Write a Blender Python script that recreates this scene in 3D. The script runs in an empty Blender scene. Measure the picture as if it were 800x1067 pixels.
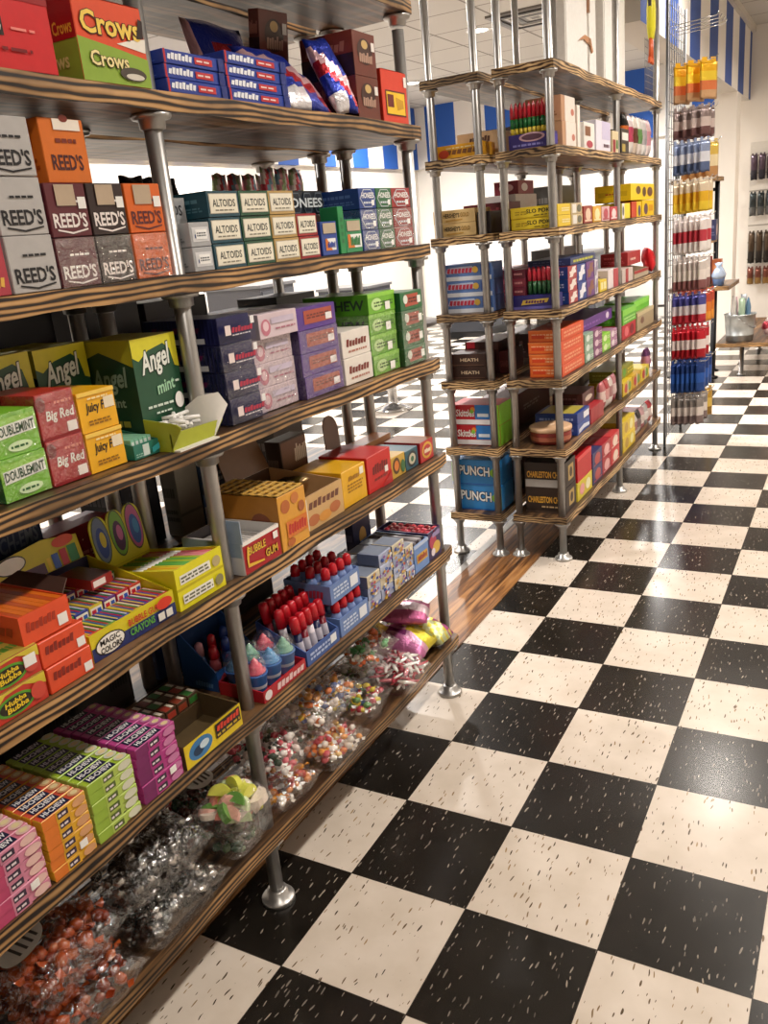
import bpy, bmesh, math, random
from mathutils import Vector, Matrix
from mathutils.bvhtree import BVHTree
C = bpy.context.scene.collection
RND = random.Random(11)
PI = math.pi

# ------------------------------------------------------------------ materials
MATS = {}
def lin(h):
    h = h.lstrip('#'); out = []
    for i in (0, 2, 4):
        c = int(h[i:i+2], 16)/255
        out.append(c/12.92 if c <= .04045 else ((c+.055)/1.055)**2.4)
    return (*out, 1)
def newmat(name):
    m = bpy.data.materials.new(name); m.use_nodes = True
    nt = m.node_tree; return m, nt, nt.nodes, nt.links, nt.nodes['Principled BSDF']
def card(hexc, rough=.38, metal=0.0, noise=.12):
    key = ('card', hexc, rough, metal)
    if key in MATS: return MATS[key]
    m, nt, N, L, b = newmat('print_' + hexc.strip('#'))
    col = lin(hexc)
    tc = N.new('ShaderNodeTexCoord'); nz = N.new('ShaderNodeTexNoise'); nz.inputs['Scale'].default_value = 60
    nz.inputs['Detail'].default_value = 3
    mx = N.new('ShaderNodeMix'); mx.data_type = 'RGBA'
    mx.inputs[6].default_value = (*[c*(1-noise) for c in col[:3]], 1); mx.inputs[7].default_value = (*[min(1, c*(1+noise*.5)) for c in col[:3]], 1)
    L.new(tc.outputs['Object'], nz.inputs['Vector']); L.new(nz.outputs['Fac'], mx.inputs[0]); L.new(mx.outputs[2], b.inputs['Base Color'])
    b.inputs['Roughness'].default_value = rough; b.inputs['Metallic'].default_value = metal
    MATS[key] = m; return m
def foil(hexc, rough=.28, metal=.55, bump=.5, scale=70):
    key = ('foil', hexc, rough, metal, scale)
    if key in MATS: return MATS[key]
    m, nt, N, L, b = newmat('foil_' + hexc.strip('#'))
    b.inputs['Base Color'].default_value = lin(hexc); b.inputs['Roughness'].default_value = rough; b.inputs['Metallic'].default_value = metal
    tc = N.new('ShaderNodeTexCoord'); nz = N.new('ShaderNodeTexNoise'); nz.inputs['Scale'].default_value = scale; nz.inputs['Detail'].default_value = 3
    nz.inputs['Distortion'].default_value = 1.2
    bp = N.new('ShaderNodeBump'); bp.inputs['Strength'].default_value = bump; bp.inputs['Distance'].default_value = .006
    L.new(tc.outputs['Object'], nz.inputs['Vector']); L.new(nz.outputs['Fac'], bp.inputs['Height']); L.new(bp.outputs['Normal'], b.inputs['Normal'])
    MATS[key] = m; return m
def film(kind='bag'):
    key = ('film', kind)
    if key in MATS: return MATS[key]
    m, nt, N, L, b = newmat('clear_film_' + kind); N.remove(b)
    out = [n for n in N if n.type == 'OUTPUT_MATERIAL'][0]
    tr = N.new('ShaderNodeBsdfTransparent'); gl = N.new('ShaderNodeBsdfGlossy'); gl.inputs['Roughness'].default_value = .12
    gl.inputs['Color'].default_value = (1, 1, 1, 1)
    lw = N.new('ShaderNodeLayerWeight'); lw.inputs['Blend'].default_value = .35
    mr = N.new('ShaderNodeMapRange'); mr.inputs['To Min'].default_value = .07 if kind == 'bag' else .10; mr.inputs['To Max'].default_value = .36
    tc = N.new('ShaderNodeTexCoord'); nz = N.new('ShaderNodeTexNoise'); nz.inputs['Scale'].default_value = 38 if kind == 'bag' else 55
    nz.inputs['Detail'].default_value = 2; nz.inputs['Distortion'].default_value = 1.6
    bp = N.new('ShaderNodeBump'); bp.inputs['Strength'].default_value = .9; bp.inputs['Distance'].default_value = .012
    mx = N.new('ShaderNodeMixShader')
    L.new(tc.outputs['Object'], nz.inputs['Vector']); L.new(nz.outputs['Fac'], bp.inputs['Height'])
    L.new(bp.outputs['Normal'], gl.inputs['Normal']); L.new(bp.outputs['Normal'], lw.inputs['Normal'])
    L.new(lw.outputs['Facing'], mr.inputs['Value']); L.new(mr.outputs['Result'], mx.inputs['Fac'])
    L.new(tr.outputs[0], mx.inputs[1]); L.new(gl.outputs[0], mx.inputs[2]); L.new(mx.outputs[0], out.inputs['Surface'])
    MATS[key] = m; return m
def ramp(N, stops):
    r = N.new('ShaderNodeValToRGB'); e = r.color_ramp.elements
    e[0].position, e[0].color = stops[0][0], lin(stops[0][1]); e[1].position, e[1].color = stops[-1][0], lin(stops[-1][1])
    for p, h in stops[1:-1]:
        q = e.new(p); q.color = lin(h)
    return r
def wood_edge(light=False):
    m, nt, N, L, b = newmat('burnt_ply_edge')
    tc = N.new('ShaderNodeTexCoord'); mp = N.new('ShaderNodeMapping'); mp.inputs['Scale'].default_value = (9, 3.2, 24)
    oi = N.new('ShaderNodeObjectInfo'); ad = N.new('ShaderNodeVectorMath'); ad.operation = 'ADD'
    mu = N.new('ShaderNodeVectorMath'); mu.operation = 'SCALE'; mu.inputs['Scale'].default_value = 17
    w = N.new('ShaderNodeTexWave'); w.wave_type = 'BANDS'; w.bands_direction = 'Z'; w.inputs['Scale'].default_value = 1.15
    w.inputs['Distortion'].default_value = 7; w.inputs['Detail'].default_value = 2.5; w.inputs['Detail Scale'].default_value = 1.0
    r = ramp(N, [(.0, '1a0f08'), (.22, '2c1a0e'), (.42, '8a6138'), (.7, 'b48a55'), (1, 'c49a66')])
    if light:
        for e, h in zip(r.color_ramp.elements, ('2c1a0e', '5a3a20', 'ad8658', 'd0ac78', 'e0c090')): e.color = lin(h)
        w.inputs['Distortion'].default_value = 10
    nz = N.new('ShaderNodeTexNoise'); nz.inputs['Scale'].default_value = 5; nz.inputs['Detail'].default_value = 4
    r2 = ramp(N, [(.36, '3a2312'), (.6, 'ffffff')])
    mx = N.new('ShaderNodeMix'); mx.data_type = 'RGBA'; mx.blend_type = 'MULTIPLY'; mx.inputs[0].default_value = .75
    L.new(oi.outputs['Random'], mu.inputs[0]); L.new(tc.outputs['Object'], mp.inputs['Vector']); L.new(mp.outputs[0], ad.inputs[0]); L.new(mu.outputs[0], ad.inputs[1])
    L.new(ad.outputs[0], w.inputs['Vector']); L.new(w.outputs['Fac'], r.inputs[0]); L.new(tc.outputs['Object'], nz.inputs['Vector']); L.new(nz.outputs['Fac'], r2.inputs[0])
    L.new(r.outputs[0], mx.inputs[6]); L.new(r2.outputs[0], mx.inputs[7]); L.new(mx.outputs[2], b.inputs['Base Color'])
    b.inputs['Roughness'].default_value = .5
    return m
def wood_face(name, stops, rough=.38, sc=(26, 1.6, 26), dist=1.5):
    m, nt, N, L, b = newmat(name)
    tc = N.new('ShaderNodeTexCoord'); mp = N.new('ShaderNodeMapping'); mp.inputs['Scale'].default_value = sc
    oi = N.new('ShaderNodeObjectInfo'); ad = N.new('ShaderNodeVectorMath'); ad.operation = 'ADD'
    mu = N.new('ShaderNodeVectorMath'); mu.operation = 'SCALE'; mu.inputs['Scale'].default_value = 13
    nz = N.new('ShaderNodeTexNoise'); nz.inputs['Scale'].default_value = 1; nz.inputs['Detail'].default_value = 6; nz.inputs['Distortion'].default_value = dist
    r = ramp(N, stops)
    L.new(oi.outputs['Random'], mu.inputs[0]); L.new(tc.outputs['Object'], mp.inputs['Vector']); L.new(mp.outputs[0], ad.inputs[0]); L.new(mu.outputs[0], ad.inputs[1])
    L.new(ad.outputs[0], nz.inputs['Vector']); L.new(nz.outputs['Fac'], r.inputs[0]); L.new(r.outputs[0], b.inputs['Base Color'])
    bp = N.new('ShaderNodeBump'); bp.inputs['Strength'].default_value = .15; L.new(nz.outputs['Fac'], bp.inputs['Height']); L.new(bp.outputs[0], b.inputs['Normal'])
    b.inputs['Roughness'].default_value = rough
    return m
def metal(name, hexc, rough, sc=40, lo=.75):
    m, nt, N, L, b = newmat(name)
    tc = N.new('ShaderNodeTexCoord'); nz = N.new('ShaderNodeTexNoise'); nz.inputs['Scale'].default_value = sc; nz.inputs['Detail'].default_value = 4
    c = lin(hexc); mx = N.new('ShaderNodeMix'); mx.data_type = 'RGBA'
    mx.inputs[6].default_value = (*[v*lo for v in c[:3]], 1); mx.inputs[7].default_value = c
    L.new(tc.outputs['Object'], nz.inputs['Vector']); L.new(nz.outputs['Fac'], mx.inputs[0]); L.new(mx.outputs[2], b.inputs['Base Color'])
    b.inputs['Metallic'].default_value = .85; b.inputs['Roughness'].default_value = rough
    return m
def floor_mat():
    m, nt, N, L, b = newmat('checker_vinyl_tile')
    tc = N.new('ShaderNodeTexCoord')
    mp = N.new('ShaderNodeMapping'); mp.inputs['Location'].default_value = (100, 100, .5)
    mp.inputs['Scale'].default_value = (1/.3048, 1/.3048, 0)
    ck = N.new('ShaderNodeTexChecker'); ck.inputs['Scale'].default_value = 1.0
    ck.inputs['Color1'].default_value = (0, 0, 0, 1); ck.inputs['Color2'].default_value = (1, 1, 1, 1)
    L.new(tc.outputs['Object'], mp.inputs['Vector']); L.new(mp.outputs[0], ck.inputs['Vector'])
    # chips: small elongated flecks
    nw = N.new('ShaderNodeTexNoise'); nw.inputs['Scale'].default_value = 6
    fl = []
    wn = N.new('ShaderNodeTexNoise'); wn.inputs['Scale'].default_value = 14; wn.inputs['Detail'].default_value = 1; L.new(tc.outputs['Object'], wn.inputs['Vector'])
    ws = N.new('ShaderNodeVectorMath'); ws.operation = 'SCALE'; ws.inputs['Scale'].default_value = .022; L.new(wn.outputs['Color'], ws.inputs[0])
    wa = N.new('ShaderNodeVectorMath'); wa.operation = 'ADD'; L.new(tc.outputs['Object'], wa.inputs[0]); L.new(ws.outputs[0], wa.inputs[1])
    for rot, sc, th in ((.5, (330, 62, 1), .125), (-.75, (270, 56, 1), .115)):
        q = N.new('ShaderNodeMapping'); q.inputs['Rotation'].default_value = (0, 0, rot); q.inputs['Scale'].default_value = sc
        v = N.new('ShaderNodeTexVoronoi'); v.voronoi_dimensions = '2D'; v.inputs['Scale'].default_value = .33
        L.new(wa.outputs[0], q.inputs['Vector']); L.new(q.outputs[0], v.inputs['Vector'])
        lt = N.new('ShaderNodeMath'); lt.operation = 'LESS_THAN'; L.new(v.outputs['Distance'], lt.inputs[0])
        sp = N.new('ShaderNodeSeparateColor'); L.new(v.outputs['Color'], sp.inputs[0])
        tm = N.new('ShaderNodeMath'); tm.operation = 'MULTIPLY'; tm.inputs[1].default_value = th*1.7; L.new(sp.outputs[2], tm.inputs[0]); L.new(tm.outputs[0], lt.inputs[1])
        g = N.new('ShaderNodeMath'); g.operation = 'GREATER_THAN'; g.inputs[1].default_value = .70; L.new(sp.outputs[0], g.inputs[0])
        a = N.new('ShaderNodeMath'); a.operation = 'MULTIPLY'; L.new(lt.outputs[0], a.inputs[0]); L.new(g.outputs[0], a.inputs[1]); fl.append((a, sp))
    mxf = N.new('ShaderNodeMath'); mxf.operation = 'MAXIMUM'; L.new(fl[0][0].outputs[0], mxf.inputs[0]); L.new(fl[1][0].outputs[0], mxf.inputs[1])
    rw = ramp(N, [(0, '2e261e'), (.5, '6a5640'), (1, 'a08560')]); rb = ramp(N, [(0, '57504a'), (.6, '7d746a'), (1, 'a39787')])
    L.new(fl[0][1].outputs[1], rw.inputs[0]); L.new(fl[0][1].outputs[1], rb.inputs[0])
    # soft mottling
    n2 = N.new('ShaderNodeTexNoise'); n2.inputs['Scale'].default_value = 9; n2.inputs['Detail'].default_value = 5; L.new(tc.outputs['Object'], n2.inputs['Vector'])
    cw = ramp(N, [(.3, 'c8bbac'), (.7, 'd6cabd')]); cb = ramp(N, [(.3, '16130f'), (.7, '211d19')])
    L.new(n2.outputs['Fac'], cw.inputs[0]); L.new(n2.outputs['Fac'], cb.inputs[0])
    w = N.new('ShaderNodeMix'); w.data_type = 'RGBA'; k = N.new('ShaderNodeMix'); k.data_type = 'RGBA'; o = N.new('ShaderNodeMix'); o.data_type = 'RGBA'
    L.new(mxf.outputs[0], w.inputs[0]); L.new(cw.outputs[0], w.inputs[6]); L.new(rw.outputs[0], w.inputs[7])
    L.new(mxf.outputs[0], k.inputs[0]); L.new(cb.outputs[0], k.inputs[6]); L.new(rb.outputs[0], k.inputs[7])
    L.new(ck.outputs['Fac'], o.inputs[0]); L.new(k.outputs[2], o.inputs[6]); L.new(w.outputs[2], o.inputs[7])
    # joints
    br = N.new('ShaderNodeTexBrick'); br.offset = 0; br.squash = 1; br.inputs['Scale'].default_value = 1
    br.inputs['Brick Width'].default_value = 1; br.inputs['Row Height'].default_value = 1; br.inputs['Mortar Size'].default_value = .004; br.inputs['Mortar Smooth'].default_value = 0
    br.inputs['Color1'].default_value = br.inputs['Color2'].default_value = (0, 0, 0, 1); br.inputs['Mortar'].default_value = (1, 1, 1, 1)
    L.new(mp.outputs[0], br.inputs['Vector'])
    j = N.new('ShaderNodeMix'); j.data_type = 'RGBA'; j.inputs[7].default_value = lin('2c2620')
    L.new(br.outputs['Fac'], j.inputs[0]); L.new(o.outputs[2], j.inputs[6]); L.new(j.outputs[2], b.inputs['Base Color'])
    n3 = N.new('ShaderNodeTexNoise'); n3.inputs['Scale'].default_value = 3; n3.inputs['Detail'].default_value = 4; L.new(tc.outputs['Object'], n3.inputs['Vector'])
    mr = N.new('ShaderNodeMapRange'); mr.inputs['To Min'].default_value = .17; mr.inputs['To Max'].default_value = .30; L.new(n3.outputs['Fac'], mr.inputs['Value']); L.new(mr.outputs[0], b.inputs['Roughness'])
    b.inputs['Specular IOR Level'].default_value = .5
    bp = N.new('ShaderNodeBump'); bp.inputs['Strength'].default_value = .03; L.new(n3.outputs['Fac'], bp.inputs['Height']); L.new(bp.outputs[0], b.inputs['Normal'])
    return m
def stripes_mat(name, axis, period, off, blue='2f4f96', white='e8e2da'):
    m, nt, N, L, b = newmat(name)
    tc = N.new('ShaderNodeTexCoord'); s = N.new('ShaderNodeSeparateXYZ'); L.new(tc.outputs['Object'], s.inputs[0])
    a = N.new('ShaderNodeMath'); a.operation = 'ADD'; a.inputs[1].default_value = off + 100*period; L.new(s.outputs[axis], a.inputs[0])
    d = N.new('ShaderNodeMath'); d.operation = 'DIVIDE'; d.inputs[1].default_value = period; L.new(a.outputs[0], d.inputs[0])
    f = N.new('ShaderNodeMath'); f.operation = 'FRACT'; L.new(d.outputs[0], f.inputs[0])
    g = N.new('ShaderNodeMath'); g.operation = 'LESS_THAN'; g.inputs[1].default_value = .5; L.new(f.outputs[0], g.inputs[0])
    mx = N.new('ShaderNodeMix'); mx.data_type = 'RGBA'; mx.inputs[6].default_value = lin(white); mx.inputs[7].default_value = lin(blue)
    L.new(g.outputs[0], mx.inputs[0]); L.new(mx.outputs[2], b.inputs['Base Color']); b.inputs['Roughness'].default_value = .6
    return m
def ceil_mat():
    m, nt, N, L, b = newmat('acoustic_ceiling_tile')
    tc = N.new('ShaderNodeTexCoord'); mp = N.new('ShaderNodeMapping'); mp.inputs['Scale'].default_value = (1/.72, 1/.72, 0); mp.inputs['Location'].default_value = (50.944, 50.92, 0)
    br = N.new('ShaderNodeTexBrick'); br.offset = 0; br.inputs['Scale'].default_value = 1
    br.inputs['Brick Width'].default_value = 1; br.inputs['Row Height'].default_value = 1; br.inputs['Mortar Size'].default_value = .016
    br.inputs['Color1'].default_value = br.inputs['Color2'].default_value = lin('bdb8b1'); br.inputs['Mortar'].default_value = lin('7d766e')
    L.new(tc.outputs['Object'], mp.inputs['Vector']); L.new(mp.outputs[0], br.inputs['Vector']); L.new(br.outputs['Color'], b.inputs['Base Color']); b.inputs['Roughness'].default_value = .8
    return m
def paint(name, hexc, rough=.7):
    m, nt, N, L, b = newmat(name)
    tc = N.new('ShaderNodeTexCoord'); nz = N.new('ShaderNodeTexNoise'); nz.inputs['Scale'].default_value = 3; nz.inputs['Detail'].default_value = 5
    c = lin(hexc); mx = N.new('ShaderNodeMix'); mx.data_type = 'RGBA'; mx.inputs[6].default_value = (*[v*.92 for v in c[:3]], 1); mx.inputs[7].default_value = c
    L.new(tc.outputs['Object'], nz.inputs['Vector']); L.new(nz.outputs['Fac'], mx.inputs[0]); L.new(mx.outputs[2], b.inputs['Base Color']); b.inputs['Roughness'].default_value = rough
    return m
def emis(name, hexc, s):
    m, nt, N, L, b = newmat(name)
    b.inputs['Emission Color'].default_value = lin(hexc); b.inputs['Emission Strength'].default_value = s; b.inputs['Base Color'].default_value = lin(hexc)
    return m
EDGE = wood_edge(); EDGEL = wood_edge(True)
FACE = wood_face('burnt_ply_face', [(.3, '1f1611'), (.48, '4a3524'), (.6, '7a5a3a'), (.75, '8d6c48')])
PLANK = wood_face('wood_floor_plank', [(.3, '2a170c'), (.46, '6b4526'), (.58, '9a6a3c'), (.75, 'b98a55')], .3, (38, 2.2, 20), 1.0)
GALV = metal('galvanised_pipe', 'b9b7b4', .34)
GALVD = metal('dull_galvanised', '8f9092', .42)
BLACKM = metal('black_iron_pipe', '242426', .4)
CHROME = metal('chrome', 'd8d8d8', .15)
WHITE = card('f2f0ec')

# ------------------------------------------------------------------ text
TXT = {}
def text2d(s, bold=.0, shear=0.0):
    if bold < .055: bold = min(bold, .026)
    key = (s, bold, shear)
    if key in TXT: return TXT[key]
    cu = bpy.data.curves.new('lettering', 'FONT'); cu.body = s; cu.size = 1; cu.offset = bold; cu.shear = shear; cu.resolution_u = 2; cu.fill_mode = 'FRONT'
    ob = bpy.data.objects.new('lettering', cu); C.objects.link(ob)
    me = bpy.data.meshes.new_from_object(ob)
    vs = [(v.co.x, v.co.y) for v in me.vertices]; fs = [tuple(p.vertices) for p in me.polygons]
    bpy.data.objects.remove(ob); bpy.data.curves.remove(cu); bpy.data.meshes.remove(me)
    x0 = min(v[0] for v in vs); x1 = max(v[0] for v in vs); y0 = min(v[1] for v in vs); y1 = max(v[1] for v in vs)
    vs = [((x-x0)/(x1-x0), (y-y0)/max(1e-6, y1-y0)) for x, y in vs]
    # keep only faces that face +z
    out = []
    for f in fs:
        a = 0
        for i in range(len(f)):
            p, q = vs[f[i]], vs[f[(i+1) % len(f)]]; a += p[0]*q[1]-q[0]*p[1]
        out.append(f if a > 0 else tuple(reversed(f)))
    TXT[key] = (vs, out); return TXT[key]

# ------------------------------------------------------------------ mesh builder
class MB:
    def __init__(s): s.v = []; s.f = []; s.m = []; s.sm = []; s.mats = []
    def mi(s, mat):
        if mat not in s.mats: s.mats.append(mat)
        return s.mats.index(mat)
    def add(s, vs, fs, mat, smooth=False, M=None):
        o = len(s.v)
        s.v += [tuple(M @ Vector(v)) if M else tuple(v) for v in vs]
        k = s.mi(mat)
        for f in fs: s.f.append(tuple(i+o for i in f)); s.m.append(k); s.sm.append(smooth)
    def box(s, x0, y0, z0, x1, y1, z1, mat, fm=None, M=None):
        vs = [(x0,y0,z0),(x1,y0,z0),(x1,y1,z0),(x0,y1,z0),(x0,y0,z1),(x1,y0,z1),(x1,y1,z1),(x0,y1,z1)]
        fs = {'B':(0,3,2,1),'T':(4,5,6,7),'L':(0,1,5,4),'F':(1,2,6,5),'R':(2,3,7,6),'K':(3,0,4,7)}
        o = len(s.v); s.v += [tuple(M @ Vector(v)) if M else v for v in vs]
        for n, f in fs.items():
            s.f.append(tuple(i+o for i in f)); s.m.append(s.mi((fm or {}).get(n, mat))); s.sm.append(False)
    def prism(s, pts, axis, a, b, mat, M=None):
        """extrude a 2D polygon (counter-clockwise) along an axis from a to b"""
        n = len(pts)
        def P(p, t): return {'x': (t, p[0], p[1]), 'y': (p[0], t, p[1]), 'z': (p[0], p[1], t)}[axis]
        vs = [P(p, a) for p in pts] + [P(p, b) for p in pts]
        fs = [tuple(range(n-1, -1, -1)), tuple(range(n, 2*n))] + [(i, (i+1) % n, n+(i+1) % n, n+i) for i in range(n)]
        if axis == 'y': fs = [tuple(reversed(f)) for f in fs]
        s.add(vs, fs, mat, False, M)
    def lathe(s, prof, mat, n=20, M=None, smooth=True, cap=True):
        vs = []; fs = []
        for r, z in prof:
            for i in range(n): a = 2*PI*i/n; vs.append((r*math.cos(a), r*math.sin(a), z))
        for j in range(len(prof)-1):
            for i in range(n): fs.append((j*n+i, j*n+(i+1) % n, (j+1)*n+(i+1) % n, (j+1)*n+i))
        s.add(vs, fs, mat, smooth, M)
        if cap:
            o = len(s.v)-len(vs); k = s.mi(mat)
            s.f.append(tuple(o+i for i in range(n-1, -1, -1))); s.m.append(k); s.sm.append(False)
            q = o+(len(prof)-1)*n; s.f.append(tuple(q+i for i in range(n))); s.m.append(k); s.sm.append(False)
    def tube(s, p, q, r, mat, n=10):
        p, q = Vector(p), Vector(q); d = q-p
        M = Matrix.Translation(p) @ d.to_track_quat('Z', 'Y').to_matrix().to_4x4()
        s.lathe([(r, 0), (r, d.length)], mat, n, M)
    def ball(s, c, r, mat, sx=1, sy=1, sz=1, rot=None, sub=1):
        vs, fs = ICO[sub]
        M = Matrix.Translation(c) @ (rot or Matrix()) @ Matrix.Diagonal((r*sx, r*sy, r*sz, 1))
        s.add(vs, fs, mat, True, M)
    def build(s, name, parent=None, loc=None, bevel=0):
        me = bpy.data.meshes.new(name); me.from_pydata(s.v, [], s.f)
        for m in s.mats: me.materials.append(m)
        me.polygons.foreach_set('material_index', s.m); me.polygons.foreach_set('use_smooth', s.sm); me.update()
        o = bpy.data.objects.new(name, me); C.objects.link(o)
        if parent: o.parent = parent
        if loc: o.location = loc
        if bevel:
            b = o.modifiers.new('bevel', 'BEVEL'); b.width = bevel; b.segments = 1; b.limit_method = 'ANGLE'; b.angle_limit = 1.0
        return o
def _ico(sub):
    bm = bmesh.new(); bmesh.ops.create_icosphere(bm, subdivisions=sub, radius=1)
    bm.verts.ensure_lookup_table(); r = ([tuple(v.co) for v in bm.verts], [tuple(v.index for v in f.verts) for f in bm.faces]); bm.free(); return r
ICO = {1: _ico(1), 2: _ico(2), 3: _ico(3)}

def tag(o, label, cat, group=None, kind=None):
    o['label'] = label; o['category'] = cat
    if group: o['group'] = group
    if kind: o['kind'] = kind
    return o
def empty(name, loc, label, cat, group=None, rz=0):
    o = bpy.data.objects.new(name, None); C.objects.link(o); o.location = loc; o.rotation_euler.z = rz; o.empty_display_size = .05
    return tag(o, label, cat, group)
def clone(o, parent=None):
    c = o.copy(); C.objects.link(c)
    if parent: c.parent = parent
    for ch in list(o.children): clone(ch, c)
    return c
def structure(o): o['kind'] = 'structure'; return o

# ------------------------------------------------------------------ face graphics
def frame(face, d, w, h):
    """origin, u axis, v axis, normal of a box face; front is +x"""
    return {'F': (Vector((d/2, -w/2, 0)), Vector((0, w, 0)), Vector((0, 0, h)), Vector((1, 0, 0))),
            'L': (Vector((-d/2, -w/2, 0)), Vector((d, 0, 0)), Vector((0, 0, h)), Vector((0, -1, 0))),
            'T': (Vector((d/2, -w/2, h)), Vector((0, w, 0)), Vector((-d, 0, 0)), Vector((0, 0, 1))),
            'R': (Vector((d/2, w/2, 0)), Vector((-d, 0, 0)), Vector((0, 0, h)), Vector((0, 1, 0)))}[face]
def decal(mb, fr, dec, layer):
    O, U, V, Nn = fr; off = Nn*(.0004*(layer+1))
    def P(u, v): return tuple(O + U*u + V*v + off)
    k = dec[0]
    if k == 'rect':
        _, u0, v0, u1, v1, c = dec; mb.add([P(u0,v0), P(u1,v0), P(u1,v1), P(u0,v1)], [(0,1,2,3)], card(c))
    elif k == 'poly':
        _, pts, c = dec; mb.add([P(*p) for p in pts], [tuple(range(len(pts)))], card(c))
    elif k == 'oval':
        _, cu, cv, ru, rv, c = dec; n = 22
        mb.add([P(cu+ru*math.cos(2*PI*i/n), cv+rv*math.sin(2*PI*i/n)) for i in range(n)], [tuple(range(n))], card(c))
    elif k == 'text':
        _, s, u0, v0, u1, v1, c = dec[:7]; bold = dec[7] if len(dec) > 7 else .02; shear = dec[8] if len(dec) > 8 else 0; rise = dec[9] if len(dec) > 9 else 0
        vs, fs = text2d(s, bold, shear)
        mb.add([P(u0+(u1-u0)*x, v0+(v1-v0)*y+rise*x) for x, y in vs], fs, card(c))
    elif k == 'scrib':   # print too fine to read: rows of short strokes
        _, u0, v0, u1, v1, c, rows = dec; r = random.Random(int(u0*997+v0*313+rows)); hh = (v1-v0)/rows
        for i in range(rows):
            u = u0
            while u < u1-.02:
                l = min(u1-u, r.uniform(.04, .13)); a, b_ = v0+i*hh+hh*.2, v0+i*hh+hh*.75
                mb.add([P(u,a), P(u+l,a), P(u+l,b_), P(u,b_)], [(0,1,2,3)], card(c)); u += l+.025
    elif k == 'swash':   # a slanted hand-lettered flourish nobody can read
        _, u0, v0, u1, v1, c = dec; n = 7; r = random.Random(int(u0*100+v1*77))
        for i in range(n):
            u = u0+(u1-u0)*i/n; l = (u1-u0)/n; t = v1-(v1-v0)*r.uniform(0, .3)
            mb.add([P(u,v0+.1*(v1-v0)), P(u+l*.75,v0), P(u+l*1.05,t), P(u+l*.25,t)], [(0,1,2,3)], card(c))
def decals(mb, d, w, h, dec):
    cnt = {}
    for q in dec:
        f = q[0]; cnt[f] = cnt.get(f, 0)+1
        decal(mb, frame(f, d, w, h), q[1:], cnt[f])
def sticker(parent, d, w, h, face, u, v, s=.018):
    O, U, V, Nn = frame(face, d, w, h); mb = MB(); p = O+U*u+V*v; a = U.normalized()*s/2; b = V.normalized()*s*.42; t = Nn*.003; q = Nn*.0042
    mb.add([tuple(p-a-b+q), tuple(p+a-b+q), tuple(p+a+b+q), tuple(p-a+b+q), tuple(p-a-b+t), tuple(p+a-b+t), tuple(p+a+b+t), tuple(p-a+b+t)],
           [(0,1,2,3),(4,5,1,0),(5,6,2,1),(6,7,3,2),(7,4,0,3)], card('f7f5f0'))
    o = mb.build('price_sticker', parent); o['label'] = 'small white price sticker'; return o
def wrapfilm(parent, d, w, h):
    r = RND; mb = MB(); n, m = 10, 7; e = .0012
    for fc in ('F', 'L') if d > .03 else 'F':
        O, U, V, Nn = frame(fc, d, w, h)
        vs = [tuple(O+U*(i/n)+V*(j/m)+Nn*(e+(r.uniform(0, .0012) if 0 < i < n and 0 < j < m else 0))) for j in range(m+1) for i in range(n+1)]
        fs = [(j*(n+1)+i, j*(n+1)+i+1, (j+1)*(n+1)+i+1, (j+1)*(n+1)+i) for j in range(m) for i in range(n)]
        mb.add(vs, fs, film('wrap'), True)
    return mb.build('shrink_wrap', parent)
def carton(name, label, cat, pos, size, base, dec=(), yaw=0, group=None, stick=None, wrap=False, faces=None, tilt=None):
    d, w, h = size; mb = MB()
    mb.box(-d/2, -w/2, 0, d/2, w/2, h, card(base), {k: card(v) for k, v in (faces or {}).items()})
    dec = list(dec); used = {q[0] for q in dec}
    if 'L' not in used and w > .03:      # printed sides: a pale name bar and two lines of small print
        c = [int(((faces or {}).get('L', base)).strip('#')[i:i+2], 16) for i in (0, 2, 4)]; k = -46 if sum(c) > 330 else 52
        pr = ''.join('%02x' % max(0, min(255, v+k)) for v in c)
        dec += [('L', 'scrib', .12, .52, .8, .78, pr, 1), ('L', 'scrib', .12, .2, .88, .42, pr, 2)]
    decals(mb, d, w, h, dec)
    o = mb.build(name, None, pos, .0012); o.rotation_euler = (0, 0, math.radians(yaw))
    if tilt: o.rotation_euler = [math.radians(a) for a in tilt]
    if stick: sticker(o, d, w, h, *stick)
    if wrap: wrapfilm(o, d, w, h)
    return tag(o, label, cat, group)
ORDS = ['bottom', 'second from bottom', 'third from bottom', 'fourth from bottom', 'fifth from bottom', 'sixth from bottom']
def posword(i, n):
    if n == 2: return ('lower of the two', 'upper of the two')[i]
    return 'topmost of its stack' if i == n-1 else ORDS[i]+' of its stack'
def stack(n, dz, src, base, group, jig=.004, wraps=()):
    """src is the lowest; copies go on top"""
    for i in range(n):
        o = src if i == 0 else clone(src)
        o.location = (src.location.x+(RND.uniform(-jig, 0) if i else 0), src.location.y+(RND.uniform(-jig, jig)*.4 if i else 0), src.location.z+i*dz)
        o['label'] = base+', '+posword(i, n) if n > 1 else base; o['group'] = group
        if i in wraps and i > 0: pass
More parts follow.
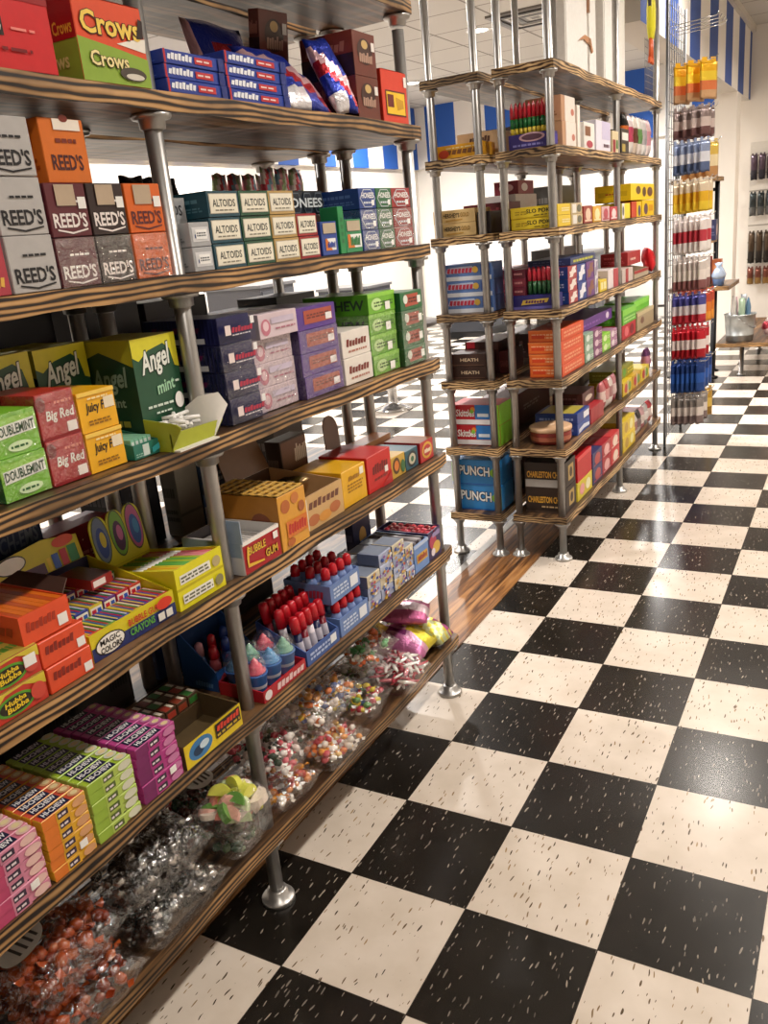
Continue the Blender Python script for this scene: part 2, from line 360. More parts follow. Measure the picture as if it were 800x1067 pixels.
def tray(name, label, cat, pos, d, w, fh, bh, base, inner, dec=(), back=None, yaw=0, group=None, bottom=.003):
    """open-topped display carton: front wall fh, back wall bh, sides slope between; optional rising header card"""
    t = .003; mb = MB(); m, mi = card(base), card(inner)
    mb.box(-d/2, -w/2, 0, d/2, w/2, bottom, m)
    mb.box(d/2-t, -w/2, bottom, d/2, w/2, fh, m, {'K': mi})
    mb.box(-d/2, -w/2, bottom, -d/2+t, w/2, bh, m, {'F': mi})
    for a, b in ((-w/2, -w/2+t), (w/2-t, w/2)):
        mb.prism([(-d/2+t, bottom), (d/2-t, bottom), (d/2-t, fh), (-d/2+t, bh)], 'y', a, b, m)
    fr = {'F': (Vector((d/2, -w/2, 0)), Vector((0, w, 0)), Vector((0, 0, fh)), Vector((1, 0, 0))),
          'L': frame('L', d, w, min(fh, bh))['L'] if False else frame('L', d, w, min(fh, bh))}
    cnt = 0
    for q in dec: cnt += 1; decal(mb, fr[q[0]], q[1:], cnt)
    o = mb.build(name, None, pos); o.rotation_euler.z = math.radians(yaw)
    return tag(o, label, cat, group)
def pillow(mb, L, W, H, matf, seed=0, n=16, m=10, M=None, crimp=.0, ex=2.6, flat=False):
    """a filled bag: length L along x, width W along y, thickness H along z; matf(u, v, side) gives the material"""
    r = random.Random(seed); ph = [r.uniform(0, 6.28) for _ in range(6)]
    for side in (1, -1):
        vs = []
        for i in range(n+1):
            for j in range(m+1):
                u = -1+2*i/n; v = -1+2*j/m
                t = max(0, (1-abs(u)**ex))**.6*max(0, (1-abs(v)**ex))**.6
                wr = .10*math.sin(7*u+ph[0]+3*v)*math.sin(5*v+ph[1])+.07*math.sin(15*v+ph[2]+6*u)
                edge = 1-.025*(1-t)*math.cos(4*v+ph[3])
                z = side*H/2*t*(1+wr*1.6)
                if flat and side < 0: z = -H/2*min(1, t*2.2)
                x = L/2*u*edge; y = W/2*v*(1-.10*abs(u)**3*0)
                vs.append((x, y, z))
        for i in range(n):
            for j in range(m):
                a = i*(m+1)+j; f = (a, a+m+1, a+m+2, a+1)
                if side < 0: f = tuple(reversed(f))
                u = -1+2*(i+.5)/n; v = -1+2*(j+.5)/m
                o = len(mb.v); mb.add([vs[q] for q in f], [(0, 1, 2, 3)], matf(u, v, side), True, M)
def weld(o, d=.0003):
    bm = bmesh.new(); bm.from_mesh(o.data); bmesh.ops.remove_doubles(bm, verts=bm.verts, dist=d); bm.to_mesh(o.data); bm.free(); return o
def candybag(label, pos, size, cols, n, seed, rot=(0, 0, 0), kind='lump', oval=None, r0=.013, white=True, group='clear bags of loose sweets on the bottom shelf'):
    """clear pillow bag (film) filled with wrapped sweets (stuff)"""
    L, W, H = size; e = empty('candy_bag', pos, label, 'bag of candy', group); e.rotation_euler = [math.radians(a) for a in rot]
    r = random.Random(seed); mb = MB()
    for i in range(n):
        for _ in range(30):
            u, v, q = r.uniform(-.93, .93), r.uniform(-.93, .93), r.uniform(-.95, .95)
            t = (max(0, 1-abs(u)**2.6)*max(0, 1-abs(v)**2.6))**.6
            if t > .25: break
        z = q*H/2*t*.86+H/2; rr = r0*r.uniform(.8, 1.15)
        c = (u*(L/2-rr), v*(W/2-rr), z); m = r.choice(cols)
        rot_ = Matrix.Rotation(r.uniform(0, 6.28), 4, 'Z') @ Matrix.Rotation(r.uniform(-.6, .6), 4, 'X')
        if kind == 'lump':
            mb.ball(c, rr, m, 1.25, .9, .75, rot_)
        elif kind == 'twist':     # wrapped piece with two twisted paper ends
            mb.ball(c, rr, m, 1.05, .8, .75, rot_)
            Mx = Matrix.Translation(c) @ rot_
            wp = r.choice((film('bag'), m, TWISTW if white else m))
            for s_ in (1, -1):
                mb.add([(s_*rr*.9, 0, 0), (s_*rr*1.9, rr*.6, rr*.25), (s_*rr*2.0, 0, -rr*.2), (s_*rr*1.9, -rr*.6, rr*.25)], [(0, 1, 2), (0, 2, 3)], wp, True, Mx)
        elif kind == 'slice':
            Mx = Matrix.Translation(c) @ rot_ @ Matrix.Rotation(r.uniform(0, 1.5), 4, 'X')
            pts = [(rr*1.3*math.cos(PI*k/8), rr*1.3*math.sin(PI*k/8)) for k in range(9)]
            mb.prism(pts, 'z', -rr*.35, rr*.35, m, Mx)
        elif kind == 'strip':
            mb.ball(c, rr, m, 2.6, .55, .4, rot_)
    s = mb.build('candies', e); s['kind'] = 'stuff'
    fb = MB(); pillow(fb, L, W, H, lambda u, v, sd: film('bag'), seed, 18, 12, Matrix.Translation((0, 0, H/2)), flat=True)
    weld(fb.build('clear_film', e))
    if oval:
        ob = MB(); n_ = 24; ox, oy, rx, ry = oval
        zt = lambda x, y: H/2+H/2*(max(0, 1-abs(2*x/L)**2.6)*max(0, 1-abs(2*y/W)**2.6))**.6*1.12+.004
        vs = [(ox+rx*math.cos(2*PI*k/n_), oy+ry*math.sin(2*PI*k/n_)) for k in range(n_)]
        ob.add([(x, y, zt(x, y)) for x, y in vs]+[(ox, oy, zt(ox, oy))], [(k, (k+1) % n_, n_) for k in range(n_)], card('e9e7e2'), True)
        for j in range(4):
            y = oy+ry*(-.5+j*.3); hw = rx*.7*math.sqrt(max(.05, 1-((y-oy)/ry)**2))
            ob.add([(ox-hw, y, zt(ox-hw, y)+.0015), (ox+hw, y, zt(ox+hw, y)+.0015), (ox+hw, y+ry*.13, zt(ox+hw, y)+.0015), (ox-hw, y+ry*.13, zt(ox-hw, y)+.0015)], [(0, 1, 2, 3)], card('55524e'))
        l = ob.build('paper_label', e); l['label'] = 'oval white paper label'
    return e
def _bvh(objs):
    vs, fs = [], []
    for o in objs:
        if o.type != 'MESH': continue
        mw = o.matrix_world; n = len(vs)
        vs += [mw @ v.co for v in o.data.vertices]; fs += [tuple(i+n for i in p.vertices) for p in o.data.polygons]
    return BVHTree.FromPolygons(vs, fs)
def family(o): return [o]+list(o.children_recursive)
def settle(roots, obstacles, step=.003, tries=30, drop=0):
    """lift each bag in turn until it rests on what lies under it without cutting into it"""
    bpy.context.view_layer.update()
    obs = [_bvh(family(o)) for o in obstacles]
    for r in roots:
        r.location.z -= drop
        for _ in range(tries):
            bpy.context.view_layer.update(); t = _bvh(family(r))
            if not any(t.overlap(b) for b in obs): break
            r.location.z += step
        obs.append(t)
def ground(o, z):
    """set a bag down so that its lowest point touches height z"""
    bpy.context.view_layer.update(); o.location.z += z-min((o.matrix_world @ v.co).z for v in o.data.vertices)
TWISTW = foil('f4efe8', .3, .0)

# ================================================================== setting
H = 3.3; XL, XR, YB, YF = -5.3, 3.2, -4.5, 11.0
def slab(name, x0, y0, z0, x1, y1, z1, mat):
    b = MB(); b.box(x0, y0, z0, x1, y1, z1, mat); return structure(b.build(name))
slab('floor', XL, YB, -.08, XR, YF, 0, floor_mat())
slab('ceiling', XL, YB, H, XR, YF, H+.06, ceil_mat())
WALLM = paint('white_wall_paint', 'e9e2d8')
slab('wall_left', XL-.1, YB, 0, XL, YF, H, WALLM)
slab('wall_right', XR, YB, 0, XR+.1, YF, H, WALLM)
slab('wall_front', XL, YB-.1, 0, XR, YB, H, WALLM)
slab('wall_back', XL, YF, 0, -.46, YF+.1, H, paint('white_back_wall_paint', 'f1ede6'))
slab('wall_aisle_end', -.46, 9.3, 0, XR, 9.4, H, WALLM)
slab('pillar_white', -.47, 8.2, 0, -.25, 8.5, 2.55, WALLM)
# striped bands under the ceiling
sb = MB(); sb.box(-.47, 3.75, 2.55, -.25, 9.3, H, paint('soffit_paint', 'bdb5aa'), {'F': stripes_mat('blue_white_stripes', 1, .93, .17)})
structure(sb.build('trim_1'))
structure_band = MB(); structure_band.box(XL, YF-.06, 2.42, -.47, YF, H, stripes_mat('blue_white_stripes_back', 0, .98, .17, '1f56ad')); structure(structure_band.build('trim_2'))
structure_band = MB(); structure_band.box(XL, YB, 2.42, XL+.06, YF-.06, H, stripes_mat('blue_white_stripes_side', 1, .9, .1, '1f56ad')); structure(structure_band.build('trim_3'))
m = MB(); m.box(-.25, 3.75, H-.07, -.21, 9.3, H, card('cfc7bb')); structure(m.build('trim_4'))
m = MB(); m.box(-.5, YB+.3, 0, -.226, 3.9, .005, PLANK); structure(m.build('trim_5'))
m = MB(); m.box(-.535, YB+.3, 0, -.5, 3.9, .006, GALV); structure(m.build('trim_6'))
m = MB(); m.box(-.46, 9.28, 0, XR, 9.3, .1, card('d8d2c8')); structure(m.build('baseboard_back'))

# air vent, ceiling lamps, screen on the far wall
v = empty('ceiling_vent', (-1.83, 6.6, H), 'dark square louvred air vent in the tiled ceiling', 'air vent')
m = MB(); m.box(-.36, -.36, -.02, .36, .36, 0, card('6f6a64')); m.build('frame', v)
for k in range(4):
    s = .30-.075*k; m = MB()
    for a in ((-s, -s, s, -s+.03), (-s, s-.03, s, s), (-s, -s+.03, -s+.03, s-.03), (s-.03, -s+.03, s, s-.03)):
        m.box(a[0], a[1], -.035+.004*k, a[2], a[3], -.02, card('b9b3aa' if k % 2 else '4a4744'))
    m.build('louvre', v)
LAMP = emis('lamp_glow', 'fff1dc', 14)
def downlight(x, y, power, label, col=(1, .92, .83), lit=True, size=.2, spread=150):
    e = empty('recessed_ceiling_light', (x, y, H), label, 'ceiling light', 'recessed ceiling lights')
    m = MB(); m.lathe([(.085, -.006), (.125, -.006), (.125, 0), (.085, 0)], WHITE, 28, cap=False); m.build('trim_ring', e)
    m = MB(); m.lathe([(.0, -.004), (.085, -.004)], LAMP, 28, cap=False); m.build('lens', e)
    ld = bpy.data.lights.new('lamp', 'AREA'); ld.shape = 'DISK'; ld.size = size; ld.energy = power; ld.color = col if x > -1 else (1, .96, .92); ld.spread = math.radians(spread)
    lo = bpy.data.objects.new('lamp', ld); C.objects.link(lo); lo.location = (x, y, H-.02)
LIGHTS = [(-2.44, 6.72, 120), (-2.4, 3.6, 95), (-2.4, .4, 60), (-2.4, -2.6, 20), (-4.2, 8.8, 140), (-4.2, 5.2, 120), (-4.2, 1.8, 80),
          (1.45, -1.9, 26), (1.4, .4, 48), (1.4, 2.7, 60), (1.4, 5.0, 54), (1.3, 7.5, 42), (.2, 4.6, 26), (-1.1, 4.7, 60), (-1.2, 9.3, 120)]
for i, (x, y, p) in enumerate(LIGHTS):
    downlight(x, y, p, 'round recessed light glowing in the tiled ceiling beside the vent' if i == 0 else 'round recessed ceiling light out of the frame above the shop')
m = MB(); m.box(-.02, 9.24, 2.75, .55, 9.3, 3.06, card('191817', .25)); m.box(0, 9.235, 2.77, .53, 9.24, 3.04, card('0b0b0c', .15))
tag(m.build('wall_screen'), 'dark flat screen high on the wall at the end of the aisle', 'screen')

# ================================================================== pipe shelving
def lev(L, y, unit=1):
    """height of the upper face of shelf L"""
    if L == 4 and unit == 1: return 1.126+max(0, min(1.6, .25-y))*.0155
    return {1: .21, 2: .525, 3: .833, 4: 1.128, 5: 1.452, 6: 1.762, 7: 2.068}[L]
TH = .034
def board(parent, x0, x1, y0, y1, L, unit, seed, live):
    r = random.Random(seed); n = max(8, int((y1-y0)/.06)); prof = []
    ph = [r.uniform(0, 6.3) for _ in range(5)]; mb = MB()
    def fx(y): return live*(.0035*math.sin(5*y+ph[0])+.0025*math.sin(13*y+ph[1]))
    def fz(y): return .0020*math.sin(9*y+ph[2])+.0015*math.sin(23*y+ph[3])
    vs = []
    for i in range(n+1):
        y = y0+(y1-y0)*i/n; z = lev(L, y, unit); c = .006 if i in (0, n) else 0
        vs += [(x0, y, z-TH), (x1+fx(y)-c, y, z-TH+fz(y)), (x1+fx(y)+.001-c, y, z-TH*.5), (x1+fx(y)-c, y, z), (x0, y, z)]
    E_, Fm = [], []
    for i in range(n):
        a = 5*i; b = a+5
        E_ += [(a+1, b+1, b+2, a+2), (a+2, b+2, b+3, a+3), (a+4, b+4, b, a)]; Fm += [(a, b, b+1, a+1), (a+3, b+3, b+4, a+4)]
    E_ += [(0, 1, 2, 3, 4), (5*n+4, 5*n+3, 5*n+2, 5*n+1, 5*n)]
    mb.add(vs, E_, EDGEL if y0 > 1 else EDGE); o = len(mb.v); k = mb.mi(FACE)
    for f in Fm: mb.f.append(f); mb.m.append(k); mb.sm.append(False)
    return mb.build('shelf_board', parent)
def post(parent, x, y, z1, levels, mat, unit, levelsy=None):
    m = MB(); m.lathe([(.0165, .008), (.0165, z1)], mat, 14, Matrix.Translation((x, y, 0))); p = m.build('pipe_post', parent)
    m = MB(); T0 = Matrix.Translation((x, y, 0))
    m.lathe([(.040, .0), (.040, .008), (.038, .011), (.026, .012), (.024, .030), (.0168, .032)], mat, 20, T0); m.build('floor_flange', p)
    for L in levels:
        z = lev(L, y, unit)-TH-.0005; m = MB(); T0 = Matrix.Translation((x, y, z))
        m.lathe([(.0168, -.026), (.023, -.024), (.024, -.009), (.034, -.008), (.036, -.004), (.036, 0)], mat, 16, T0)
        m.build('flange', p)
    return p
def unit(name, label, x0, x1, y0, y1, posts, un, seed, ztop, live=1, mat=GALV):
    e = empty(name, (0, 0, 0), label, 'shelving', 'burnt wood and pipe shelving units')
    for L in range(1, 8): board(e, x0, x1, y0, y1, L, un, seed+L, live)
    for x, y in posts: post(e, x, y, ztop, range(1, 8), mat, un)
    return e
F1Y0, F1Y1 = -1.95, .295
unit('pipe_shelf', 'long burnt-wood shelf on grey pipes, packed with candy, nearest the camera', -.345, -.085, F1Y0, F1Y1,
     [(x, y) for y in (-1.80, -.75, .262) for x in (-.122, -.325)], 1, 10, 2.0)
unit('pipe_shelf', 'dark shelf standing back to back behind the nearest candy shelf', -.645, -.385, F1Y0, F1Y1,
     [(x, y) for y in (-1.80, -.75, .262) for x in (-.41, -.612)], 2, 30, 2.0)
unit('pipe_shelf', 'burnt-wood pipe shelf farther down the aisle with hook panel at its end', -.335, -.078, 1.49, 3.56,
     [(x, y) for y in (1.52, 2.58, 3.52) for x in (-.112, -.315)], 2, 50, 3.28)
unit('pipe_shelf', 'narrow rear pipe shelf behind the farther aisle shelf', -.64, -.38, 1.465, 3.56,
     [(x, y) for y in (1.50, 2.58, 3.52) for x in (-.41, -.612)], 2, 70, 3.28)

# ------------------------------------------------------------------ camera
cam = bpy.data.cameras.new('camera'); co = bpy.data.objects.new('camera', cam); C.objects.link(co)
r_ = Vector((.87683305, .47150879, -.09403858)); u_ = Vector((-.06731538, .31405626, .94701494)); f_ = Vector((-.47605928, .82404376, -.30711471))
M = Matrix((( r_.x, u_.x, -f_.x, 1.01089769), (r_.y, u_.y, -f_.y, -2.02436859), (r_.z, u_.z, -f_.z, 1.48376209), (0, 0, 0, 1)))
co.matrix_world = M; cam.sensor_fit = 'HORIZONTAL'; cam.sensor_width = 36; cam.lens = 36*886.227/800; cam.clip_start = .05
sc = bpy.context.scene; sc.camera = co
w = bpy.data.worlds.new('world'); sc.world = w; w.use_nodes = True
w.node_tree.nodes['Background'].inputs[0].default_value = (1, .93, .85, 1); w.node_tree.nodes['Background'].inputs[1].default_value = .03
sc.view_settings.view_transform = 'Standard'; sc.view_settings.look = 'None'; sc.view_settings.gamma = 1; sc.view_settings.exposure = 0
sc.view_settings.use_curve_mapping = False
sc.cycles.transparent_max_bounces = 24; sc.cycles.max_bounces = 8; sc.cycles.sample_clamp_indirect = 4

# ================================================================== products, near shelf
BOX = 'candy_carton'
def at(L, y0, y1, xf, d, dz=0, un=1): return (xf-d/2, (y0+y1)/2, lev(L, (y0+y1)/2, un)+(.0024 if L == 4 and un == 1 else .0008)+dz)
def put(L, y0, y1, h, base, label, dec=(), xf=-.095, d=.15, dz=0, name=BOX, cat='candy box', un=1, **k):
    return carton(name, label, cat, at(L, y0, y1, xf, d, dz, un), (d, y1-y0, h), base, dec, **k)

# ---- shelf 6 (above the eye)
put(6, -1.20, -.975, .104, 'd01c22', 'large plain red carton on the upper shelf at the left edge',
    [('F', 'rect', 0, .9, 1, 1, '9d1418'), ('F', 'rect', .42, .42, .60, .66, '20150f'), ('F', 'text', 'eo', .45, .46, .585, .62, 'f6f1ea', .03), ('F', 'scrib', .66, .5, .85, .56, 'ef8a80', 1), ('F', 'scrib', .3, .22, .8, .3, '7c0d12', 1)],
    xf=-.09, d=.2)
cr = put(6, -.925, -.772, .122, 'e2502a', 'red-orange and green licorice candy box with yellow lettering beside the red carton',
    [('F', 'poly', [(0, 0), (1, 0), (1, .36), (.55, .44), (0, .52)], '8fae3c'), ('L', 'rect', 0, 0, 1, .5, '8fae3c'), ('L', 'rect', .1, .5, .5, 1, '8e1520'), ('L', 'rect', .56, .5, 1, 1, 'a81b20'),
     ('T', 'rect', 0, 0, 1, 1, 'c9452a'),
     ('F', 'poly', [(.55, .50), (.98, .44), (1, .62), (.8, .58)], 'f2ece0'), ('F', 'text', 'Crows', .06, .555, .94, .86, '3a1410', .06), ('F', 'text', 'Crows', .07, .57, .93, .85, 'f6d25a', .025),
     ('F', 'poly', [(.86, .60), (.97, .62), (.99, .84), (.93, .86)], '2a1712'),
     ('F', 'text', 'Crows', .12, .18, .68, .38, '3a2a10', .06), ('F', 'text', 'Crows', .125, .19, .675, .375, 'f4e3a0', .02), ('F', 'oval', .72, .14, .2, .085, '4a4038'), ('F', 'oval', .74, .11, .14, .04, 'd8d2c4'),
     ('L', 'text', 'Crows', .58, .56, .95, .72, 'e7b23c', .02), ('L', 'text', 'Crows', .2, .17, .8, .36, 'd8d88a', .02)],
    xf=-.09, d=.115, stick=None)
for col, (y0, y1, n, w) in enumerate(((-.728, -.56, 3, .0235), (-.552, -.345, 4, .0222))):
    s = put(6, y0, y1, w-.001, '27409c', 'x', [('F', 'swash', .06, .28, .46, .84, 'eef0f6'), ('F', 'rect', .5, .25, .8, .75, 'c32a30'), ('F', 'scrib', .53, .38, .78, .62, 'f2d8d4', 1), ('F', 'rect', .0, 0, .03, 1, 'b8242c'), ('F', 'rect', .9, 0, 1, 1, '1d2f7c')], xf=-.092, d=.16)
    stack(n, w, s, ('flat blue box in the pile by the green-red box', 'flat blue box in the pile by the foil bags')[col], 'flat blue boxes on the upper shelf')
def foilbag(name, label, pos, L, W, Hh, matf, rot, seed, cat='candy bag', group=None):
    b = MB(); pillow(b, L, W, Hh, matf, seed); o = weld(b.build(name, None, pos)); o.rotation_euler = [math.radians(a) for a in rot]; return tag(o, label, cat, group)
BL, RD, PK, WH = foil('2638a0'), foil('b3212c'), foil('e6b9be'), foil('e8e6ea')
def bluebag(u, v, s):
    if abs(v+.1) < .22 and abs(u) < .5: return RD
    if v > .45: return BL if u < .2 else RD
    if v < -.75: return PK
    return BL
def bluebag2(u, v, s):
    if u > .55 and v < 0: return WH
    if abs(u-v*.6) < .16: return PK
    if abs(u-v*.6-.35) < .13: return RD
    return BL
for lb_, p_, L_, W_, H_, f_, ro_, sd_ in (
    ('large blue and red foil bag standing behind the flat blue boxes', (-.292, -.287, 1.87), .215, .215, .045, bluebag, (0, 76, 0), 3),
    ('blue foil bag with pink and white bands slumped at the shelf edge', (-.175, -.238, 1.82), .20, .20, .06, bluebag2, (0, 46, 3), 5),
    ('narrow blue foil bag leaning by the brown cartons', (-.135, -.085, 1.84), .19, .078, .045, bluebag2, (16, 66, 0), 7),
    ('small dark blue foil bag tucked behind the narrow one', (-.24, -.085, 1.84), .14, .09, .04, bluebag, (-6, 70, 0), 9)):
    ground(foilbag('foil_candy_bag', lb_, p_, L_, W_, H_, f_, ro_, sd_, group='blue foil bags on the upper shelf'), lev(6, 0)+.001)
bd = [('F', 'oval', .5, .56, .33, .3, '3f211a'), ('F', 'oval', .5, .72, .14, .1, 'c9a86a'), ('F', 'swash', .22, .3, .8, .55, 'b38f7c'), ('F', 'rect', .78, .6, .93, .8, 'e9e2dc'), ('L', 'rect', 0, .0, 1, .5, '3a1d18'), ('L', 'swash', .1, .55, .85, .8, 'c07864')]
s = put(6, -.03, .082, .098, '6a3023', 'x', bd, xf=-.10, d=.15, faces={'L': '8a3a30'})
stack(2, .0985, s, 'brown emblem carton beside the orange-red one', 'brown cartons on the upper shelf', 0)
put(6, -.165, -.045, .118, '6d3024', 'brown carton with round emblem tipped up against the shelf above', bd, xf=-.278, d=.03, dz=.138, tilt=(3, 8, 0))
put(6, .096, .238, .125, 'd8402a', 'orange-red carton with yellow window at the end of the upper shelf',
    [('F', 'rect', .12, .14, .9, .62, '5a1512'), ('F', 'rect', .15, .17, .87, .59, 'f0c42e'), ('F', 'rect', .18, .3, .42, .54, '6a1d1a'), ('F', 'poly', [(.55, .25), (.8, .3), (.8, .45), (.5, .5)], 'c9971c'), ('F', 'rect', .86, .72, .97, .92, 'f4ece6'), ('T', 'rect', 0, 0, 1, 1, 'e65a3c')], xf=-.098, d=.12, faces={'L': 'b9301f'})

# ---- shelf 5: tins and boxes of mints
def reed(y0, y1, h, col, txt, up, **k):
    dec = [('F', 'text', "REED'S", .08, .17, .92, .45, txt, .05), ('F', 'poly', [(.14, .12), (.5, .05), (.9, .12), (.9, .15), (.5, .085), (.14, .15)], txt), ('F', 'scrib', .3, .62, .8, .7, txt, 1)]
    if up: dec += [('F', 'rect', .22, .58, .70, .97, 'b9a48c'), ('F', 'rect', .74, .52, .94, .74, 'f3f1ec')]
    return put(5, y0, y1, h, col, 'x', dec, xf=-.092, d=.13, **k)
G = 'candy roll cartons on the mint shelf'
s = put(5, -1.235, -1.145, .10, 'b03a48', 'pink-red carton at the left edge beside the grey stack', [('F', 'swash', .3, .12, .9, .3, 'e8b64c'), ('F', 'rect', .1, .75, .5, .95, 'f0ece8')], xf=-.092, d=.13, dz=0)
s = put(5, -1.235, -1.145, .085, 'a8303e', 'dark red carton stacked on the pink-red carton at the left edge', [('F', 'rect', .5, .3, .95, .6, 'f0ece8')], xf=-.092, d=.13, dz=.101)
s = reed(-1.140, -1.052, .082, 'b7b4b2', '1b1a1f', False); stack(3, .083, s, "grey hard-candy carton with bold black lettering", G, .003)
g3 = [o for o in C.objects if o.get('group') == G][-1]
m = MB(); m.lathe([(.016, 0), (.017, .002), (.017, .022), (.014, .024)], card('d9d4c8'), 14, Matrix.Translation((.03, -.02, .083))); m.lathe([(.012, 0), (.012, .02)], card('2c2a30'), 14, Matrix.Translation((.02, .02, .083))); m.build('sample_roll', g3)
s = reed(-1.048, -.967, .075, '5e1f2a', 'efe6e2', False, wrap=True); s['label'] = "maroon candy carton in shiny wrap with white lettering, lower of the two"; s['group'] = G
s = reed(-1.048, -.967, .08, '5e1f2a', 'efe6e2', True, dz=.0765); s['label'] = "maroon candy carton with white lettering and tan window, upper of the two"; s['group'] = G
s = reed(-.964, -.884, .075, '2c1a18', 'efe6e2', False, wrap=True); s['label'] = "dark brown candy carton in shiny wrap with white lettering, lower of the two"; s['group'] = G
s = reed(-.964, -.884, .08, '2c1a18', 'efe6e2', True, dz=.0765); s['label'] = "dark brown candy carton with white lettering, upper of the two"; s['group'] = G
s = reed(-.880, -.793, .075, 'd9641c', '5a1c22', False, wrap=True); s['label'] = "orange candy carton in shiny wrap, below the maroon-lettered orange one"; s['group'] = G
s = reed(-.880, -.793, .08, 'd9641c', '5a1c22', True, dz=.0765); s['label'] = "orange candy carton with maroon lettering standing beside the pipe"; s['group'] = G
s = put(5, -1.02, -.93, .095, 'd9701f', "orange carton standing behind on top of the maroon boxes", [('F', 'text', "REED'S", .15, .2, .85, .45, '4a1a1e', .03), ('F', 'scrib', .3, .6, .8, .72, '7a2a18', 1), ('F', 'rect', .3, .82, .9, .99, 'f0e6d8'), ('F', 'oval', .55, 1.0, .1, .06, '7a2a18')], xf=-.108, d=.10, dz=.158); s['group'] = G

G = 'peppermint tin cartons on the mint shelf'
def tin(y0, y1, border, dz, xf=-.094, h=.047, word='ALTOIDS', plate='efe9d6'):
    return put(5, y0, y1, h, border, 'x', [('F', 'rect', .05, .12, .95, .9, 'c8c2b0'), ('F', 'rect', .07, .15, .93, .87, plate), ('F', 'text', word, .14, .38, .86, .68, '1d2a2a', .012), ('F', 'scrib', .2, .2, .8, .3, '8a8676', 1), ('T', 'rect', .05, .05, .95, .95, plate)], xf=xf, d=.12, dz=dz)
for i, (nm, c, k) in enumerate((('teal', '1f4a58', 3), ('green', '24523a', 3), ('tan', 'b8975c', 3), ('red', '9c2128', 2))):
    y0 = (-.665, -.565, -.463, -.366)[i]; y1 = (-.568, -.466, -.369, -.285)[i]
    s = tin(y0, y1, c, 0); stack(k, .0485, s, 'cream mint carton with '+nm+' border', G, .003)
s = put(5, -.728, -.67, .044, 'a9abae', 'x', [('F', 'rect', .1, .2, .9, .8, 'd7d8da'), ('F', 'rect', .2, .35, .7, .5, '2b3f7a'), ('F', 'rect', .25, .3, .8, .7, 'f4f4f2'), ('F', 'scrib', .3, .4, .75, .6, '555a60', 2)], xf=-.094, d=.12)
stack(2, .045, s, 'small silver mint carton with blue bars under the wide silver box', G, .002)
put(5, -.788, -.674, .046, 'a6a6a6', 'wide silver mint box with black capitals on top of the small silver ones', [('F', 'rect', .05, .12, .95, .88, '9c9da0'), ('F', 'text', 'ALTOIDS', .1, .3, .9, .72, '232428', .02)], xf=-.142, d=.14, dz=.0905)['group'] = G
put(5, -.735, -.675, .042, 'b9bbbd', 'silver mint carton at the right end below the wide silver box', [('F', 'rect', .1, .2, .9, .8, 'e9e9e6'), ('F', 'scrib', .2, .35, .8, .6, '6a6a70', 2)], xf=-.226, d=.09)['group'] = G
put(5, -.275, -.205, .076, '27489a', 'small blue menthol carton with white and orange panel', [('F', 'rect', .2, .15, .85, .5, 'f0f0ee'), ('F', 'poly', [(.2, .15), (.6, .15), (.3, .5), (.2, .5)], 'd8792c'), ('F', 'swash', .3, .22, .8, .42, '1d3f9c'), ('F', 'rect', .1, .65, .9, .95, 'b7a890')], xf=-.093, d=.1)
put(5, -.198, -.172, .108, '1f8a4c', 'narrow bright green carton standing between blue and green boxes', [('F', 'scrib', .3, .2, .7, .8, '176a3a', 4)], xf=-.090, d=.05)
put(5, -.166, -.088, .078, '2c8a58', 'small green menthol carton with white and orange panel', [('F', 'rect', .1, .15, .95, .55, 'f0f0ee'), ('F', 'poly', [(.1, .15), (.5, .15), (.25, .55), (.1, .55)], 'd8792c'), ('F', 'swash', .25, .2, .85, .5, '187a40'), ('F', 'rect', .1, .65, .9, .95, 'b7a890')], xf=-.093, d=.1)
G = 'hexagon-pattern cough drop cartons'
def hexes(c, n=3):
    out = []
    for i in range(n):
        cu = (i+.5)/n; out += [('F', 'poly', [(cu+.5/n*math.cos(PI/3*k), .5+.48*math.sin(PI/3*k)) for k in range(6)], c), ('F', 'poly', [(cu+.45/n*math.cos(PI/3*k), .5+.43*math.sin(PI/3*k)) for k in range(6)], '16202c')]
    return out
put(5, -.28, -.086, .056, '17212c', 'long black honey drop box lying behind the small cartons', hexes('5a6672', 4)+[('F', 'text', 'HONEES', .05, .3, .95, .7, 'cfd6da', .03)], xf=-.197, d=.12, dz=.098)['group'] = G
put(5, -.28, -.086, .097, '3a2c26', 'plain dark carton under the long black honey drop box', [('F', 'rect', .05, .1, .95, .4, '241b18')], xf=-.197, d=.12)['group'] = G
for nm, c, y0, y1 in (('blue', '24448c', -.08, .006), ('green', '2c6a44', .009, .093), ('red', '9a2a2c', .096, .205)):
    s = put(5, y0, y1, .049, c, 'x', [('F', 'poly', [(.5+.46*math.cos(PI/3*k), .5+.5*math.sin(PI/3*k)) for k in range(6)], 'c8ced6'), ('F', 'poly', [(.5+.42*math.cos(PI/3*k), .5+.45*math.sin(PI/3*k)) for k in range(6)], c), ('F', 'text', 'HONEES', .14, .5, .86, .78, 'f4f4f2', .03), ('F', 'scrib', .22, .2, .8, .38, 'd0d8e0', 1), ('F', 'rect', .68, .15, .84, .42, 'f4f4f2')], xf=-.094, d=.12)
    stack(3, .0503, s, nm+' honey drop carton with white hexagon', G, .003)
    for o in [q for q in C.objects if q.get('label', '').startswith(nm+' honey drop') and 'topmost' not in q['label']]: wrapfilm(o, .12, y1-y0, .049)

